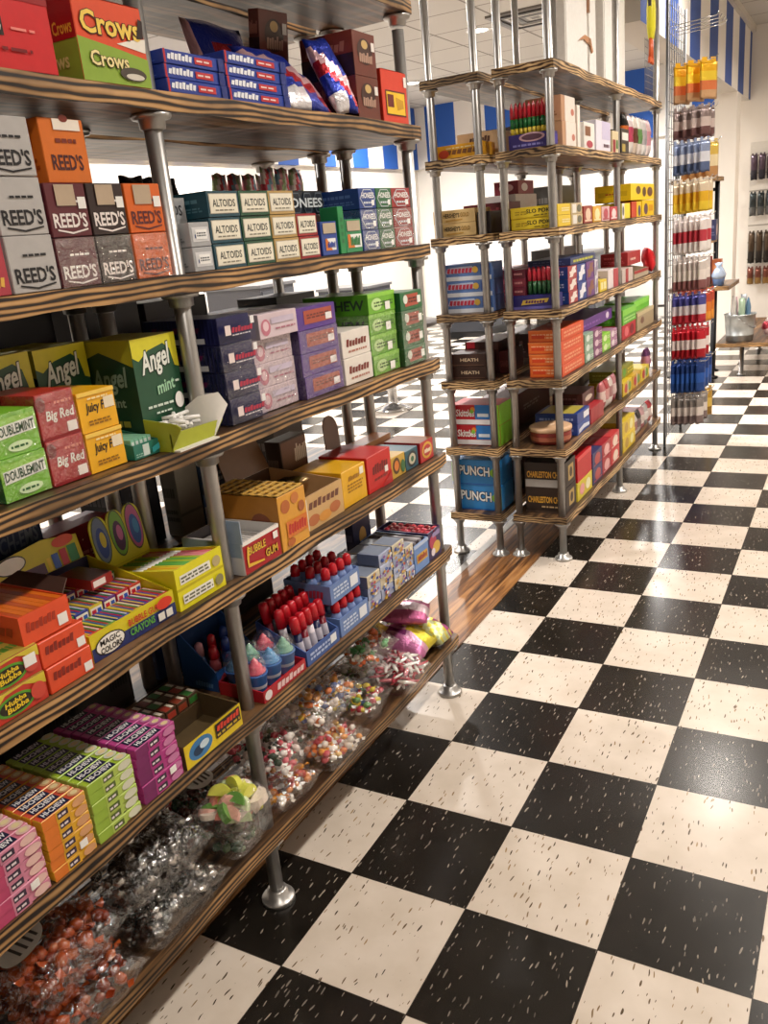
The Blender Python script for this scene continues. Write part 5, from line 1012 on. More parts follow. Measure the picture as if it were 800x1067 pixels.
# shelf 6
far(6, 1.515, 1.62, .058, '3a2f78', 'purple open candy box lettered with a pink oval under the candy tubes', [('L', 'oval', .55, .75, .3, .3, 'c8a0a8'), ('L', 'oval', .55, .75, .24, .2, '5a3a4a'), ('L', 'scrib', .1, .15, .8, .4, '8a84c8', 1), ('F', 'rect', 0, .2, 1, .8, '4a40a0')], -.295, -.115)['group'] = FG
for i in range(9):
    for j in range(2):
        e = empty('liquid_candy_tube', (-.282+.0185*i, 1.556+.042*j, lev(6, 0, 2)+.0605), 'red-topped green and yellow candy tube on the purple box, %s row, %s from the left' % (('near', 'far')[j], (ORD+('ninth',))[i]), 'candy tube', 'candy tubes on the purple box')
        b = MB(); b.lathe([(.0075, 0), (.0075, .022)], card('d8c03c', .2), 8); b.build('yellow_base', e)
        b = MB(); b.lathe([(.0077, .022), (.0077, .058)], card('1f6a34', .2), 8); b.build('green_middle', e)
        b = MB(); b.lathe([(.0077, .058), (.0080, .085), (.0065, .10), (.003, .112), (.001, .118)], card('b81c2c', .2), 8); b.build('red_top', e)
farstack(2, 6, 1.64, 1.83, .096, 'c89a78', 'tan cardboard carton with white front, beside the candy tubes', FG, [('F', 'rect', .25, 0, 1, 1, 'f0e6dc'), ('F', 'oval', .8, .4, .12, .14, 'c87a6a')], -.25, -.10)
far(6, 1.86, 1.90, .17, 'f4ede4', 'tall thin white card with a notched top beside the tan cartons', [], -.20, -.10, name='white_card')
far(6, 1.95, 2.12, .11, 'f2ece6', 'white carton with brown window on the upper far shelf', [('F', 'rect', .1, .5, .6, .85, '8a5a3c'), ('F', 'oval', .5, .2, .3, .14, 'b84a58')])
far(6, 2.15, 2.40, .13, 'e6e2f0', 'pale lilac and white carton on the upper far shelf', [('F', 'rect', .4, .4, 1, 1, 'cfc8e4'), ('F', 'scrib', .5, .1, .9, .3, '6a4a5a', 1)])
far(6, 2.44, 2.56, .10, 'd8c8a0', 'small cream carton with red panel just before the middle pipe', [('F', 'rect', .1, .0, .5, .6, '9a2a34'), ('F', 'rect', .6, .2, .9, .6, '4a7a3a')])
far(6, 2.62, 2.78, .12, '3a3024', 'dark olive and white carton just past the middle pipe', [('F', 'rect', .1, .55, .9, .85, 'e8e4dc'), ('F', 'rect', .1, .1, .5, .4, 'b8a04a')])
def tallbag(label, pos, L, W, Hh, cols, seed, rot=(0, 90, 0), group=None, cat='candy bag', name='foil_candy_bag'):
    return foilbag(name, label, pos, L, W, Hh, lambda u, v, s: foil(cols[min(len(cols)-1, int((u+1)/2*len(cols)))]), rot, seed, cat, group)
for k in range(6):
    tallbag('%s upright treat bag on the upper far shelf, %s of its row' % (('black and orange', 'white and pink', 'white and brown', 'white and green', 'silver', 'pale pink')[k], ORD[k]), (-.14, 2.84+.11*k, lev(6, 0, 2)+.109), .20, .095, .045, (('1c1a1a', 'd8702c', 'e8e4e0'), ('e8d8dc', 'c84a6a', 'f0ece8'), ('ece4dc', '6a3a2a', 'd8c8b8'), ('ece8e4', '6a9a5a', 'e8e0dc'), ('d8d4d4', 'b8b4b8', 'e8e8e8'), ('e8c8cc', 'd898a8', 'f0e0e0'))[k], 110+k, group='treat bags on the upper far shelf')
# shelf 5
sl = [('L', 'rect', .02, .1, .98, .9, 'e8cc34'), ('L', 'text', 'SLO POKE', .34, .42, .90, .80, '1d1a14', .04), ('L', 'scrib', .1, .3, .36, .7, 'b89a24', 2), ('L', 'scrib', .5, .16, .95, .3, '5a4a1c', 1), ('F', 'scrib', .3, .3, .9, .7, 'f4ecc0', 2)]
farstack(2, 5, 1.515, 1.72, .044, 'e2c228', 'long yellow caramel box with black capitals at the near end', FG, sl, -.30, -.098)
farstack(2, 5, 1.735, 1.90, .044, 'c8b48a', 'cream and grey carton next to the long yellow caramel boxes', FG, [('F', 'rect', .1, .1, .45, .9, 'e8e4dc'), ('F', 'oval', .7, .5, .2, .35, '6a6a5a')])
for k, (c, d2, nm) in enumerate((('9a3a34', 'e8c8b0', 'dark red'), ('e0a83a', 'f0e4b0', 'amber'), ('d8b0b4', 'b84a5a', 'pale pink'), ('c03a48', 'f0d8d8', 'crimson'))):
    far(5, 1.92+.155*k, 2.06+.155*k, .075-.004*k, c, nm+' small candy carton in the row before the middle pipe', [('F', 'oval', .5, .5, .3, .36, d2), ('F', 'rect', .1, .1, .9, .2, d2)], group=FG)
far(5, 2.62, 2.80, .075, 'e8d83a', 'yellow and white carton right after the middle pipe', [('F', 'rect', 0, 0, .3, 1, 'e8e4e0'), ('F', 'oval', .15, .5, .1, .3, '5a5a5a')], group=FG)
far(5, 2.84, 3.06, .08, 'c8402a', 'orange-red carton under the big yellow one', [('F', 'rect', .5, 0, 1, 1, 'e8c020'), ('F', 'oval', .8, .4, .14, .36, '4a3a6a')], group=FG)
far(5, 3.09, 3.40, .085, 'e8c41c', 'yellow carton with purple picture at the far shelf end', [('F', 'oval', .3, .45, .16, .35, '5a3a5a'), ('F', 'rect', .55, .3, .9, .7, 'd89a1c')], group=FG)
far(5, 2.40+.42, 3.40, .085, 'f0cc1c', 'big yellow carton with brown figures lying on the other cartons', [('F', 'oval', .3, .6, .1, .25, '6a4a24'), ('F', 'oval', .55, .5, .08, .3, '5a3a1c'), ('F', 'oval', .8, .5, .12, .3, '6a4030'), ('L', 'rect', .1, .3, .9, .6, 'd8b41c'), ('L', 'scrib', .3, .4, .7, .55, 'a83a24', 1)], dz=.0875, group=FG)
# shelf 4
far(4, 1.515, 1.64, .058, '2f2a70', 'dark blue candy box with yellow flash at the near end of its shelf', [('L', 'poly', [(.2, .3), (.8, .45), (.85, .75), (.25, .65)], 'd8b84a'), ('L', 'swash', .3, .42, .75, .64, '5a2a5a'), ('L', 'rect', .0, .0, 1, .2, '6a64b0')], -.31, -.118, group=FG)
for i in range(6):
    for j in range(2):
        e = empty('liquid_candy_tube', (-.235+.0215*i, 1.560+.045*j, lev(4, 0, 2)+.0605), 'red-capped green candy tube on the dark blue box, %s row, %s from the left' % (('near', 'far')[j], ORD[i]), 'candy tube', 'candy tubes on the dark blue box')
        b = MB(); b.lathe([(.0085, 0), (.0085, .055)], card('2a5a34', .2), 8); b.build('green_middle', e)
        b = MB(); b.lathe([(.0087, .055), (.009, .085), (.0065, .10), (.0015, .112)], card('c03040', .2), 8); b.build('red_top', e)
for k in range(3):
    far(4, 1.515, 1.64, .035, ('6a1f34', '7a2a3c', '5a1a2c')[k], 'maroon candy box stacked left of the candy tubes, '+posword(k, 3), [('L', 'scrib', .2, .3, .8, .7, 'c88a8a', 1)], -.31, -.25, .0585+.036*k, group=FG)
G = 'tall side-by-side cartons past the near corner'
for k, (y0, y1, c, c2, nm) in enumerate(((1.665, 1.80, 'a83a3c', 'e8e0d8', 'red and white'), (1.805, 1.94, '24408c', 'e8e8f0', 'blue with white letters'), (1.945, 2.08, '6a3a80', '8a5a4a', 'purple'), (2.085, 2.14, 'd8d0d8', '8a7a9a', 'white and lilac'))):
    farstack(3 if k == 0 else 2, 4, y0, y1, .052 if k == 0 else .078, c, nm+' candy carton at the near corner', G, [('F', 'poly', [(.15, .1), (.5, .1), (.9, .9), (.5, .9)], c2), ('F', 'poly', [(.2, .3), (.9, .4), (.85, .65), (.15, .55)], c2), ('L', 'rect', 0, 0, 1, 1, '1f3a7c' if k < 2 else '3a2a5a'), ('L', 'scrib', .1, .3, .9, .7, 'b8b8d8', 2)])
far(4, 1.70, 2.1, .03, '2a3a6a', 'flat navy carton lying on the near corner cartons', [('F', 'scrib', .1, .2, .9, .8, 'c8c83a', 1)], dz=.160, group=FG)
far(4, 2.17, 2.30, .055, 'e0c42a', 'yellow candy carton with two labels before the middle pipe', [('F', 'rect', .15, .2, .45, .8, 'f0e8b0'), ('F', 'rect', .55, .2, .85, .8, 'f0e8b0')], group=FG)
far(4, 2.33, 2.53, .09, 'e0d4d4', 'white and red candy carton just before the middle pipe', [('F', 'rect', .5, 0, 1, 1, 'b03a44')], group=FG)
far(4, 2.62, 2.86, .07, 'c8b8b0', 'cream and red carton just after the middle pipe', [('F', 'rect', .3, 0, .55, 1, 'a82a34')], group=FG)
tr_ = tray('open_candy_tray', 'red-rimmed open tray of white sweets toward the far end', 'display tray', (-.195, 3.08, lev(4, 0, 2)+.001), .19, .36, .04, .07, 'b8a890', 'e8e0d4', [('F', 'rect', 0, .6, 1, 1, 'a82428')])
far(4, 2.92, 3.24, .07, 'a82a2c', 'red carton lying on the open tray of white sweets', [('F', 'scrib', .2, .3, .6, .6, 'e8c8b8', 1)], -.29, -.14, .0715)
e = foilbag('foil_candy_bag', 'crumpled bright red foil bag at the far end of its shelf', (-.13, 3.40, lev(4, 0, 2)+.075), .14, .14, .07, lambda u, v, s: foil('d8242c'), (0, 80, 20), 130)
# shelf 3
oj = [('L', 'rect', .03, .1, .97, .9, 'e8702c'), ('L', 'scrib', .1, .25, .9, .75, 'f4b88a', 2), ('F', 'scrib', .1, .2, .9, .8, 'e8a07a', 2), ('L', 'rect', 0, .9, 1, 1, 'f08a4a'), ('L', 'rect', .1, .3, .5, .6, 'd8461c')]
farstack(4, 3, 1.535, 1.88, .050, 'd8501f', 'bright orange candy carton at the near end', FG, oj, -.245, -.098)
for k, (y0, y1, c, c2, nm) in enumerate(((1.90, 2.04, '8aa890', 'd8e4dc', 'grey-green'), (2.045, 2.20, '7a3a6a', 'd8c0cc', 'purple'), (2.205, 2.36, '8ac83a', 'd8ecb0', 'bright green'), (2.365, 2.50, 'a87a98', 'e4d4dc', 'mauve'))):
    farstack(3 if k < 2 else 2, 3, y0, y1, .043, c, nm+' sweet carton past the orange stack', FG, [('F', 'oval', .35, .5, .22, .36, c2), ('F', 'scrib', .62, .3, .95, .7, c2, 2)])
far(3, 1.90, 2.52, .055, '5a2a80', 'long purple carton lying across the sweet cartons', [('F', 'oval', .85, .5, .05, .3, 'd8c8e0'), ('L', 'scrib', .2, .3, .8, .7, 'a88ac8', 1), ('F', 'scrib', .1, .3, .6, .6, '8a5ab0', 1)], dz=.133, x1=-.13, group=FG)
far(3, 2.61, 2.92, .075, 'b82430', 'deep red carton with white speckles just after the middle pipe', [('F', 'oval', .3, .5, .14, .36, 'd86a70'), ('F', 'oval', .7, .5, .14, .36, '7a1420')], group=FG)
far(3, 2.62, 2.93, .08, '5ab02c', 'bright green carton lying on the deep red one', [('F', 'rect', 0, .6, 1, 1, '86d048'), ('F', 'scrib', .1, .1, .9, .5, 'b8e890', 2)], dz=.0765, group=FG)
far(3, 2.96, 3.40, .10, 'a89878', 'tan cardboard tray of green sweets near the far shelf end', [('F', 'oval', .3, .5, .1, .2, '7a5a4a'), ('F', 'rect', .0, .8, 1, 1, 'c8b890')], group=FG)
far(3, 2.98, 3.38, .06, '6ac030', 'lime green carton on the tan cardboard tray', [('F', 'rect', 0, .5, 1, 1, '8ad850')], dz=.1015, group=FG, x1=-.12)
# shelf 2
e = empty('round_tub', (-.192, 1.640, lev(2, 0, 2)+.001), 'round red and cream tub with a flat lid at the near end of its shelf', 'tub')
b = MB(); b.lathe([(.078, 0), (.088, .004), (.093, .05), (.09, .056)], card('8a2f28', .35), 32); b.lathe([(.0915, .016), (.0935, .036)], card('b86a50', .35), 32, cap=False); b.build('tub', e)
b = MB(); b.lathe([(.094, .056), (.096, .060), (.096, .072), (.088, .076), (.02, .078)], card('d8b08a', .4), 32); b.lathe([(.02, .0781), (.01, .0785)], card('e8c8a8'), 16); b.build('lid', e)
far(2, 1.745, 1.95, .05, '2a4a9a', 'blue candy carton behind the round tub', [('F', 'poly', [(.1, .1), (.5, .3), (.95, .2), (.95, .5), (.5, .7), (.1, .5)], 'd8dcec'), ('L', 'scrib', .1, .3, .9, .7, '8aa0d8', 1)], -.30, group=FG)
far(2, 1.745, 1.945, .05, '24408c', 'blue and yellow candy carton on the blue one behind the round tub', [('F', 'rect', .5, .2, .95, .8, 'e8e8ee'), ('T', 'rect', .05, .1, .95, .9, 'b8a84a'), ('L', 'scrib', .1, .3, .9, .7, '8aa0d8', 1)], -.30, dz=.051, group=FG)
far(2, 1.97, 2.20, .075, 'a8242c', 'red pleated candy carton next to the blue ones', [('F', 'rect', .1*i, 0, .1*i+.04, 1, 'c84a50') for i in range(10)], group=FG)
far(2, 1.98, 2.19, .07, '4a1c1c', 'dark red open carton on the red pleated one', [('F', 'oval', .5, .5, .3, .2, 'c8b8a8')], dz=.0765, x1=-.14, group=FG)
for k in range(4):
    tallbag('%s clear-fronted sweet bag propped before the middle pipe, %s of four' % (('pink', 'red', 'white', 'rose')[k], ORD[k]), (-.125, 2.26+.075*k, lev(2, 0, 2)+.08), .15, .075, .04, (('c87a80', 'e8d0cc', 'a84a50'), ('b04a50', 'd8a0a0', 'e0d8d4'), ('e0d4d0', 'b8888a', 'e8e0dc'), ('c08088', 'e0c8c8', '9a4a54'))[k], 140+k, group='sweet bags before the middle pipe')
for k, (c, nm) in enumerate((('d8b82c', 'yellow'), ('c8a024', 'gold'), ('d8c23a', 'pale yellow'))):
    far(2, 2.62+.22*k, 2.83+.22*k, .075, c, nm+' patterned candy carton past the middle pipe', [('F', 'oval', .3, .5, .16, .34, 'b83a34'), ('F', 'oval', .7, .5, .16, .34, '7a9a3a'), ('F', 'rect', .45, 0, .52, 1, 'e8e0d0')], group=FG)
far(2, 2.64, 3.0, .06, '8a8a24', 'olive and yellow carton lying on the patterned cartons', [('F', 'oval', .4, .5, .1, .4, '5a9a34'), ('F', 'scrib', .6, .2, .95, .8, 'd8c83a', 2)], dz=.0765, x1=-.13, group=FG)
tallbag('purple and pink sweet bag at the far end of the second shelf', (-.14, 3.38, lev(2, 0, 2)+.08), .15, .1, .05, ('6a3a6a', 'c88aa0', '8a4a5a'), 150)
# shelf 1
cc_ = [('L', 'text', 'CHARLESTON CHEW', .06, .40, .98, .66, 'e0a83a', .04), ('L', 'scrib', .4, .2, .8, .3, 'c8a878', 1), ('L', 'rect', 0, 0, 1, .08, '4a3a30'), ('F', 'rect', .3, .2, .8, .8, 'b89a5a'), ('F', 'oval', .55, .5, .14, .2, '3a2a20')]
c0 = farstack(2, 1, 1.515, 1.70, .118, '2a1d17', 'dark brown box with orange-gold capitals at the near corner', FG, cc_, -.29, -.10)
up = [o for o in C.objects if o.get('label', '').startswith('dark brown box with orange-gold') and 'upper' in o['label']][0]
b = MB(); b.box(-.09, -.0818, 0, .088, -.0808, .036, card('a8a4a0')); l = b.build('silver_strip', up, (0, 0, .004)); l['label'] = 'silver paper strip'
far(1, 1.72, 1.97, .09, 'd8c43a', 'yellow and pink candy carton on the floor shelf near corner', [('F', 'oval', .3, .5, .16, .3, 'e8a0a0'), ('F', 'oval', .7, .5, .16, .3, 'f0e8c0')], group=FG)
far(1, 1.725, 1.965, .12, 'c01c24', 'tall red candy carton standing on the yellow and pink one', [('F', 'rect', 0, .85, 1, 1, 'e04a4c')], dz=.0915, group=FG)
for k, (c, c2, nm) in enumerate((('3a3a6a', 'b84a4a', 'navy'), ('a82430', 'e8b0b0', 'crimson'), ('c83a3c', 'f0d8c8', 'scarlet'))):
    farstack(2, 1, 1.99+.18*k, 2.165+.18*k, .08, c, nm+' candy carton in the row toward the middle pipe', FG, [('F', 'oval', .5, .5, .3, .36, c2), ('F', 'scrib', .1, .1, .9, .25, c2, 1)])
farstack(2, 1, 2.61, 2.90, .085, 'd8bc24', 'yellow candy carton just past the middle pipe on the floor shelf', FG, [('F', 'oval', .3, .5, .14, .34, 'b8902a'), ('F', 'oval', .7, .5, .14, .34, 'e8e0a0')])
for k in range(5):
    tallbag('%s sweet bag standing on the floor shelf toward the far end, %s of five' % (('white', 'dark', 'pink', 'silver', 'red')[k], ORD[k]), (-.13, 2.97+.10*k, lev(1, 0, 2)+.075), .14, .09, .05, (('d8d0cc', 'a87a7a', 'e8e4e0'), ('3a3434', '8a7a7a', 'c8c0bc'), ('c8a0a4', 'e8dcd8', 'b06a70'), ('b8b4b4', 'e8e4e4', '8a8888'), ('a83a40', 'e0d0cc', 'c87a78'))[k], 160+k, group='sweet bags at the far end of the floor shelf')
far(1, 2.95, 3.42, .09, 'b01c2c', 'long red carton behind the sweet bags on the floor shelf', [('F', 'scrib', .2, .3, .8, .7, 'e8b8b8', 1)], -.31, -.19, dz=.0)

# ---- the narrow rear shelf, its ends facing the camera
hg = [('L', 'text', "HERSHEY'S", .24, .42, .63, .76, '3a2a1a', .035), ('L', 'text', 'GOLD', .65, .42, .86, .76, 'a8803a', .03), ('L', 'poly', [(.3, .12), (.7, .2), (.7, .3), (.3, .26)], 'c89a4a'), ('F', 'rect', .1*i, 0, .1*i+.05, 1, 'b8904a') ] if False else [('L', 'text', "HERSHEY'S", .24, .42, .63, .76, '3a2a1a', .035), ('L', 'text', 'GOLD', .65, .42, .86, .76, 'a8803a', .03), ('L', 'poly', [(.3, .12), (.7, .2), (.7, .3), (.3, .26)], 'c89a4a')]+[('F', 'rect', .1*i, 0, .1*i+.05, 1, 'b8904a') for i in range(10)]
farstack(2, 5, 1.485, 1.70, .054, 'e2c184', "tan chocolate bar box with brown and gold capitals", FR_, hg, -.645, -.45)
far(5, 1.485, 1.68, .09, '241c1e', 'black carton right of the tan chocolate boxes', [('L', 'scrib', .2, .3, .8, .6, '4a4044', 2)], -.443, -.385, group=FR_)
far(5, 1.75, 1.92, .125, '6a1c2c', 'dark red carton behind the tan chocolate boxes', [('L', 'swash', .3, .55, .9, .85, 'a84a5a')], -.60, -.39, group=FR_)
far(6, 1.49, 1.66, .055, 'e2a21c', 'amber yellow bar carton lying on the narrow upper rear shelf', [('L', 'swash', .2, .3, .9, .7, '7a4a20'), ('L', 'oval', .25, .4, .1, .3, 'c8401c'), ('L', 'scrib', .3, .7, .9, .85, 'f0dca0', 1)], -.635, -.40, group=FR_)
far(6, 1.68, 1.84, .105, 'd8b890', 'cream and brown bar carton behind the amber yellow one', [('L', 'swash', .3, .6, .8, .85, '5a3a2a'), ('L', 'scrib', .1, .3, .9, .5, '8a6a4a', 1)], -.58, -.39, group=FR_)
bb = [('L', 'rect', 0, 0, 1, .26, 'd8dce4'), ('L', 'poly', [(.06, .45), (.7, .5), (.62, .88), (.12, .82)], 'b8c0d8'), ('L', 'swash', .1, .46, .62, .82, 'b83048'), ('L', 'oval', .68, .64, .06, .2, 'd8b04a'), ('L', 'rect', .78, .35, .98, .9, '3a5a9c')]
farstack(3, 4, 1.485, 1.66, .068, '5a7ab4', 'blue-grey candy carton with red script and pale band', FR_, bb, -.62, -.39)
ht = [('L', 'text', 'HEATH', .3, .4, .8, .66, 'd8c0a0', .05), ('L', 'rect', .05, .08, .95, .14, '6a4a3a'), ('F', 'rect', .1, .2, .9, .8, '3a2018')]
farstack(2, 3, 1.485, 1.65, .056, '3a2119', 'dark brown toffee box with cream capitals', FR_, ht, -.615, -.44)
far(3, 1.67, 1.95, .145, '4a241f', 'brown-red carton behind the dark toffee boxes', [('L', 'swash', .1, .2, .9, .5, '7a3a34'), ('L', 'rect', .05, .8, .3, 1, 'b81c2c')], -.60, -.436, group=FR_)
far(3, 1.66, 1.86, .10, '5a1f1d', 'dark red carton with faint capitals between the two pipes', [('L', 'text', 'GRAND', .1, .3, .9, .6, '8a4a44', .05)], -.43, -.385, group=FR_)
sk = [('L', 'rect', .5, .3, .82, 1, '2a78c4'), ('L', 'rect', .55, .42, .78, .58, 'e8f0f8'), ('L', 'text', 'Skittles', .10, .42, .49, .78, 'f8f4f2', .05, .1), ('L', 'oval', .46, .78, .05, .12, 'e88a2c'), ('L', 'oval', .44, .68, .04, .1, '8ac83a'), ('L', 'rect', 0, .04, .82, .28, 'f2eef0'), ('L', 'rect', .82, 0, 1, 1, '9ad048'), ('F', 'rect', 0, 0, 1, 1, '8ac83a')]
farstack(2, 2, 1.485, 1.68, .094, 'c01a28', 'red and blue fruit candy box with white script', FR_, sk, -.625, -.39)
pn = [('L', 'poly', [(.0, .1), (.12, .5), (0, .9)], '8ac03a'), ('L', 'poly', [(1, .05), (.76, .5), (1, .95)], '8ac03a'), ('L', 'text', 'PUNCH', .14, .38, .80, .80, '16304c', .10, 0, -.06), ('L', 'text', 'PUNCH', .15, .40, .79, .78, 'f4f6f4', .05, 0, -.06), ('L', 'rect', 0, 0, 1, .06, '2464b0')]
farstack(2, 1, 1.485, 1.68, .122, '2f86cc', 'bright blue and green box with big white letters', FR_, pn, -.64, -.40)
for i, (L_, y0, y1, h, c, nm) in enumerate(((5, 2.0, 2.3, .16, 'e8e4e0', 'white'), (5, 2.65, 3.0, .2, '6a6864', 'grey'), (4, 1.9, 2.3, .15, '7a2430', 'wine red'), (4, 2.65, 3.1, .2, '5a5856', 'slate grey'), (6, 2.0, 2.5, .14, '4a3a34', 'brown'), (3, 2.1, 2.5, .12, '3a2420', 'dark brown'), (2, 1.8, 2.4, .16, '4a1c20', 'maroon'), (2, 2.65, 3.2, .2, '8a8478', 'beige'), (3, 2.7, 3.2, .2, '6a6258', 'taupe'), (1, 1.8, 2.4, .2, '2a2422', 'black-brown'), (1, 2.65, 3.2, .2, '6a665e', 'stone grey'))):
    far(L_, y0, y1, h, c, '%s carton back on the narrow rear shelf, %s shelf from the floor' % (nm, ORD[L_-1]), [('F', 'rect', .05, .06, .95, .94, c), ('F', 'scrib', .3, .4, .7, .6, '8a8078', 2)], -.60, -.44, group=FR_)
far(5, 2.04, 2.26, .06, '8a2a3a', 'wine and white carton on top of the white rear carton', [('F', 'oval', .4, .5, .2, .3, 'e8e0dc'), ('L', 'oval', .5, .5, .3, .3, 'e0b8b8')], -.56, -.44, .161, group=FR_)

# ================================================================== hook panel at the end of the farther shelf
gp = empty('hook_panel', (-.062, 3.86, 0), 'tall wire grid panel with hooks of hanging bags at the shelf end', 'hook panel')
b = MB()
for k in range(9): b.tube((0, -.28+.07*k, .05), (0, -.28+.07*k, 2.62), .003, GALVD, 6)
for k in range(36): b.tube((0, -.28, .06+.072*k), (0, .28, .06+.072*k), .0025, GALVD, 6)
b.build('grid', gp)
b = MB()
for s_ in (-.28, .28): b.tube((0, s_, 0), (0, s_, 2.63), .009, GALVD, 8)
b.build('frame', gp)
rows = [  # z of hook, drop of bag, colours from top, count, width, name, y offsets
    (2.27, .20, ('e8b01c', 'f0d040', 'd87a4a', 'c8a078'), 3, .17, 'big yellow', (-.10,)),
    (2.02, .15, ('8a7a78', 'c8b8b4', '6a4a4a'), 4, .10, 'grey-brown', (-.19, -.03)),
    (1.84, .17, ('8a98b8', 'd8dce8', '5a6a90'), 5, .10, 'silver-blue', (-.19,)),
    (1.84, .20, ('d8b85a', 'e8d8b0', 'b88a5a'), 4, .12, 'tan', (.10,)),
    (1.62, .17, ('d8c8b0', 'e0b02c', 'e8c83c'), 5, .10, 'yellow', (-.19, -.03)),
    (1.41, .20, ('e0d8d8', 'b83a48', 'e8e4e4'), 6, .09, 'white and red', (-.19, -.05)),
    (1.17, .18, ('d0c8c4', 'e4dcd8', '8a5a5a'), 6, .09, 'white', (-.19, -.05)),
    (.955, .18, ('b84a34', 'd87a2c', 'e89a3c'), 5, .11, 'orange', (-.02, .10)),
    (.955, .17, ('4a4a90', 'd8d0d8', 'b83040'), 5, .09, 'red, white and blue', (-.19,)),
    (.745, .178, ('b81c2c', 'e8dcdc', 'a81a28'), 6, .10, 'red', (-.19, -.05)),
    (.535, .185, ('1c3a7a', '2a5ab0', '24488c'), 6, .10, 'blue', (-.19, -.03, .10)),
    (.31, .17, ('8a8480', 'd8d0cc', '7a6a6a'), 5, .09, 'silver-grey', (-.19, -.05)),
    (.31, .18, ('b8903a', 'd8b85a', '8a6a2a'), 3, .12, 'gold', (.10,)),
]
for z_, drop, cols, n_, WD, nm, offs in rows:
    for oi_, dy in enumerate(offs):
        wd = WD
        hk = MB(); hk.tube((0, dy, z_), (.235, dy, z_+.012), .0025, CHROME, 6); hk.tube((.235, dy, z_+.012), (.25, dy, z_+.03), .0025, CHROME, 6)
        hk.box(-.004, dy-.015, z_-.03, .0, dy+.015, z_+.01, CHROME); hk.build('hook', gp)
        wd *= .72; proto = None
        for k in range(n_):
            pos = (-.062+.05+k*.150/max(1, n_-1), 3.86+dy+RND.uniform(-.004, .004), z_+.012*(.05+k*.150/max(1, n_-1))/.235)
            lab = '%s packet hanging on the hook panel, %s from the grid%s' % (nm, ORD[k], ('' if len(offs) == 1 else ', '+('nearer', 'next', 'farther')[oi_]+' hook'))
            if proto is None:
                e = empty('hanging_packet', pos, lab, 'hanging packet', 'packets on the hook panel')
                b = MB(); pillow(b, drop, wd, .015, lambda u, v, s: foil(cols[min(len(cols)-1, int((u+1)/2*len(cols)))]), int(z_*100)+oi_, 12, 8, Matrix.Translation((0, 0, -drop/2-.012)) @ Matrix.Rotation(PI/2, 4, 'Y'))
                weld(b.build('pouch', e))
                b = MB(); b.prism([(-wd*.42, -.022), (wd*.42, -.022), (wd*.40, .012), (.013, .012), (.013, -.0055), (-.013, -.0055), (-.013, .012), (-wd*.40, .012)], 'x', -.0008, .0008, card(cols[0])); b.build('header', e)
                proto = e
            else:
                e = clone(proto); e.location = pos; e['label'] = lab
            e.rotation_euler = (0, 0, -.78+RND.uniform(-.12, .12))
for k in range(4):
    hk = MB(); dy = -.25+.10*k; hk.tube((0, dy, 2.46-.0*k), (.26, dy, 2.475), .0028, CHROME, 6); hk.tube((.26, dy, 2.475), (.272, dy, 2.495), .0028, CHROME, 6); hk.build('hook', gp)
hk = MB(); hk.box(-.07, -.27, .9, -.0, -.262, .915, GALVD); hk.build('bracket', gp)

# ================================================================== things farther down the aisle
# wooden two-board rack on black pipe legs
rk = empty('display_rack', (-.30, 6.25, 0), 'wooden rack on black pipe legs far down the aisle', 'display rack')
for z_, x0, x1, y0, y1 in ((1.70, -.20, .17, -.22, .25), (.80, -.20, .30, -.25, .45)):
    b = MB(); b.box(x0, y0, z_-.035, x1, y1, z_, EDGE, {'T': FACE, 'B': FACE}); b.build('board', rk)
b = MB(); b.box(-.18, -.1, 1.16, .14, .2, 1.18, EDGE, {'T': FACE}); b.build('board', rk)
for x_, y_, zt in ((.17, -.18, .765), (-.17, -.18, .765), (.13, .16, 1.665), (-.15, .16, 1.665)):
    b = MB(); b.lathe([(.05, 0), (.05, .01), (.024, .014), (.021, .03), (.021, zt)], BLACKM, 14, Matrix.Translation((x_, y_, 0))); b.build('pipe_leg', rk)
b = MB(); b.tube((-.17, .16, 1.6), (.13, .16, 1.6), .015, BLACKM); b.build('cross_pipe', rk)
RG = 'goods on the far wooden rack'
def rackbag(lbl, dx, dy, z_, L, W, cols, sd, k=RG): return tallbag(lbl, (-.30+dx, 6.25+dy, z_+L/2+.010), L, W, .06, cols, sd, (0, 90, 0), k, 'bag')
for k in range(5): rackbag('%s packet standing on the top board of the far rack, %s from the aisle side' % (('lilac', 'grey', 'pink', 'blue-grey', 'dark')[k], ORD[k]), .12-.07*k, -.12+.05*(k % 2), 1.70, .17+.03*(k % 3), .09, (('b8a0b0', '8a8aa0'), ('7a8088', 'a8aab0'), ('d89a98', 'b87a80'), ('5a6a80', '8a98a8'), ('3a4440', '4a5a4a'))[k], 200+k)
for k in range(3):
    o = carton('candy_carton', '%s carton on the middle board of the far rack' % ('purple', 'cream', 'dark blue')[k], 'box', (-.36+.09*k, 6.22, 1.182), (.08, .1, .13+.02*k), ('4a3a5a', 'c8b080', '2a2c4a')[k], [('F', 'oval', .5, .5, .3, .3, 'c8a8a0')], group=RG)
for k in range(4):
    o = carton('candy_carton', '%s carton on the lower board of the far rack, under the middle board' % ('wine red', 'brown', 'dark red', 'orange-brown')[k], 'box', (-.40+.085*k, 6.33, .802), (.075, .1, .24-.03*(k % 2)), ('7a1c28', '5a3424', '8a2a2c', 'a85a34')[k], [('L', 'oval', .5, .6, .3, .2, 'c88a5a')], group=RG)
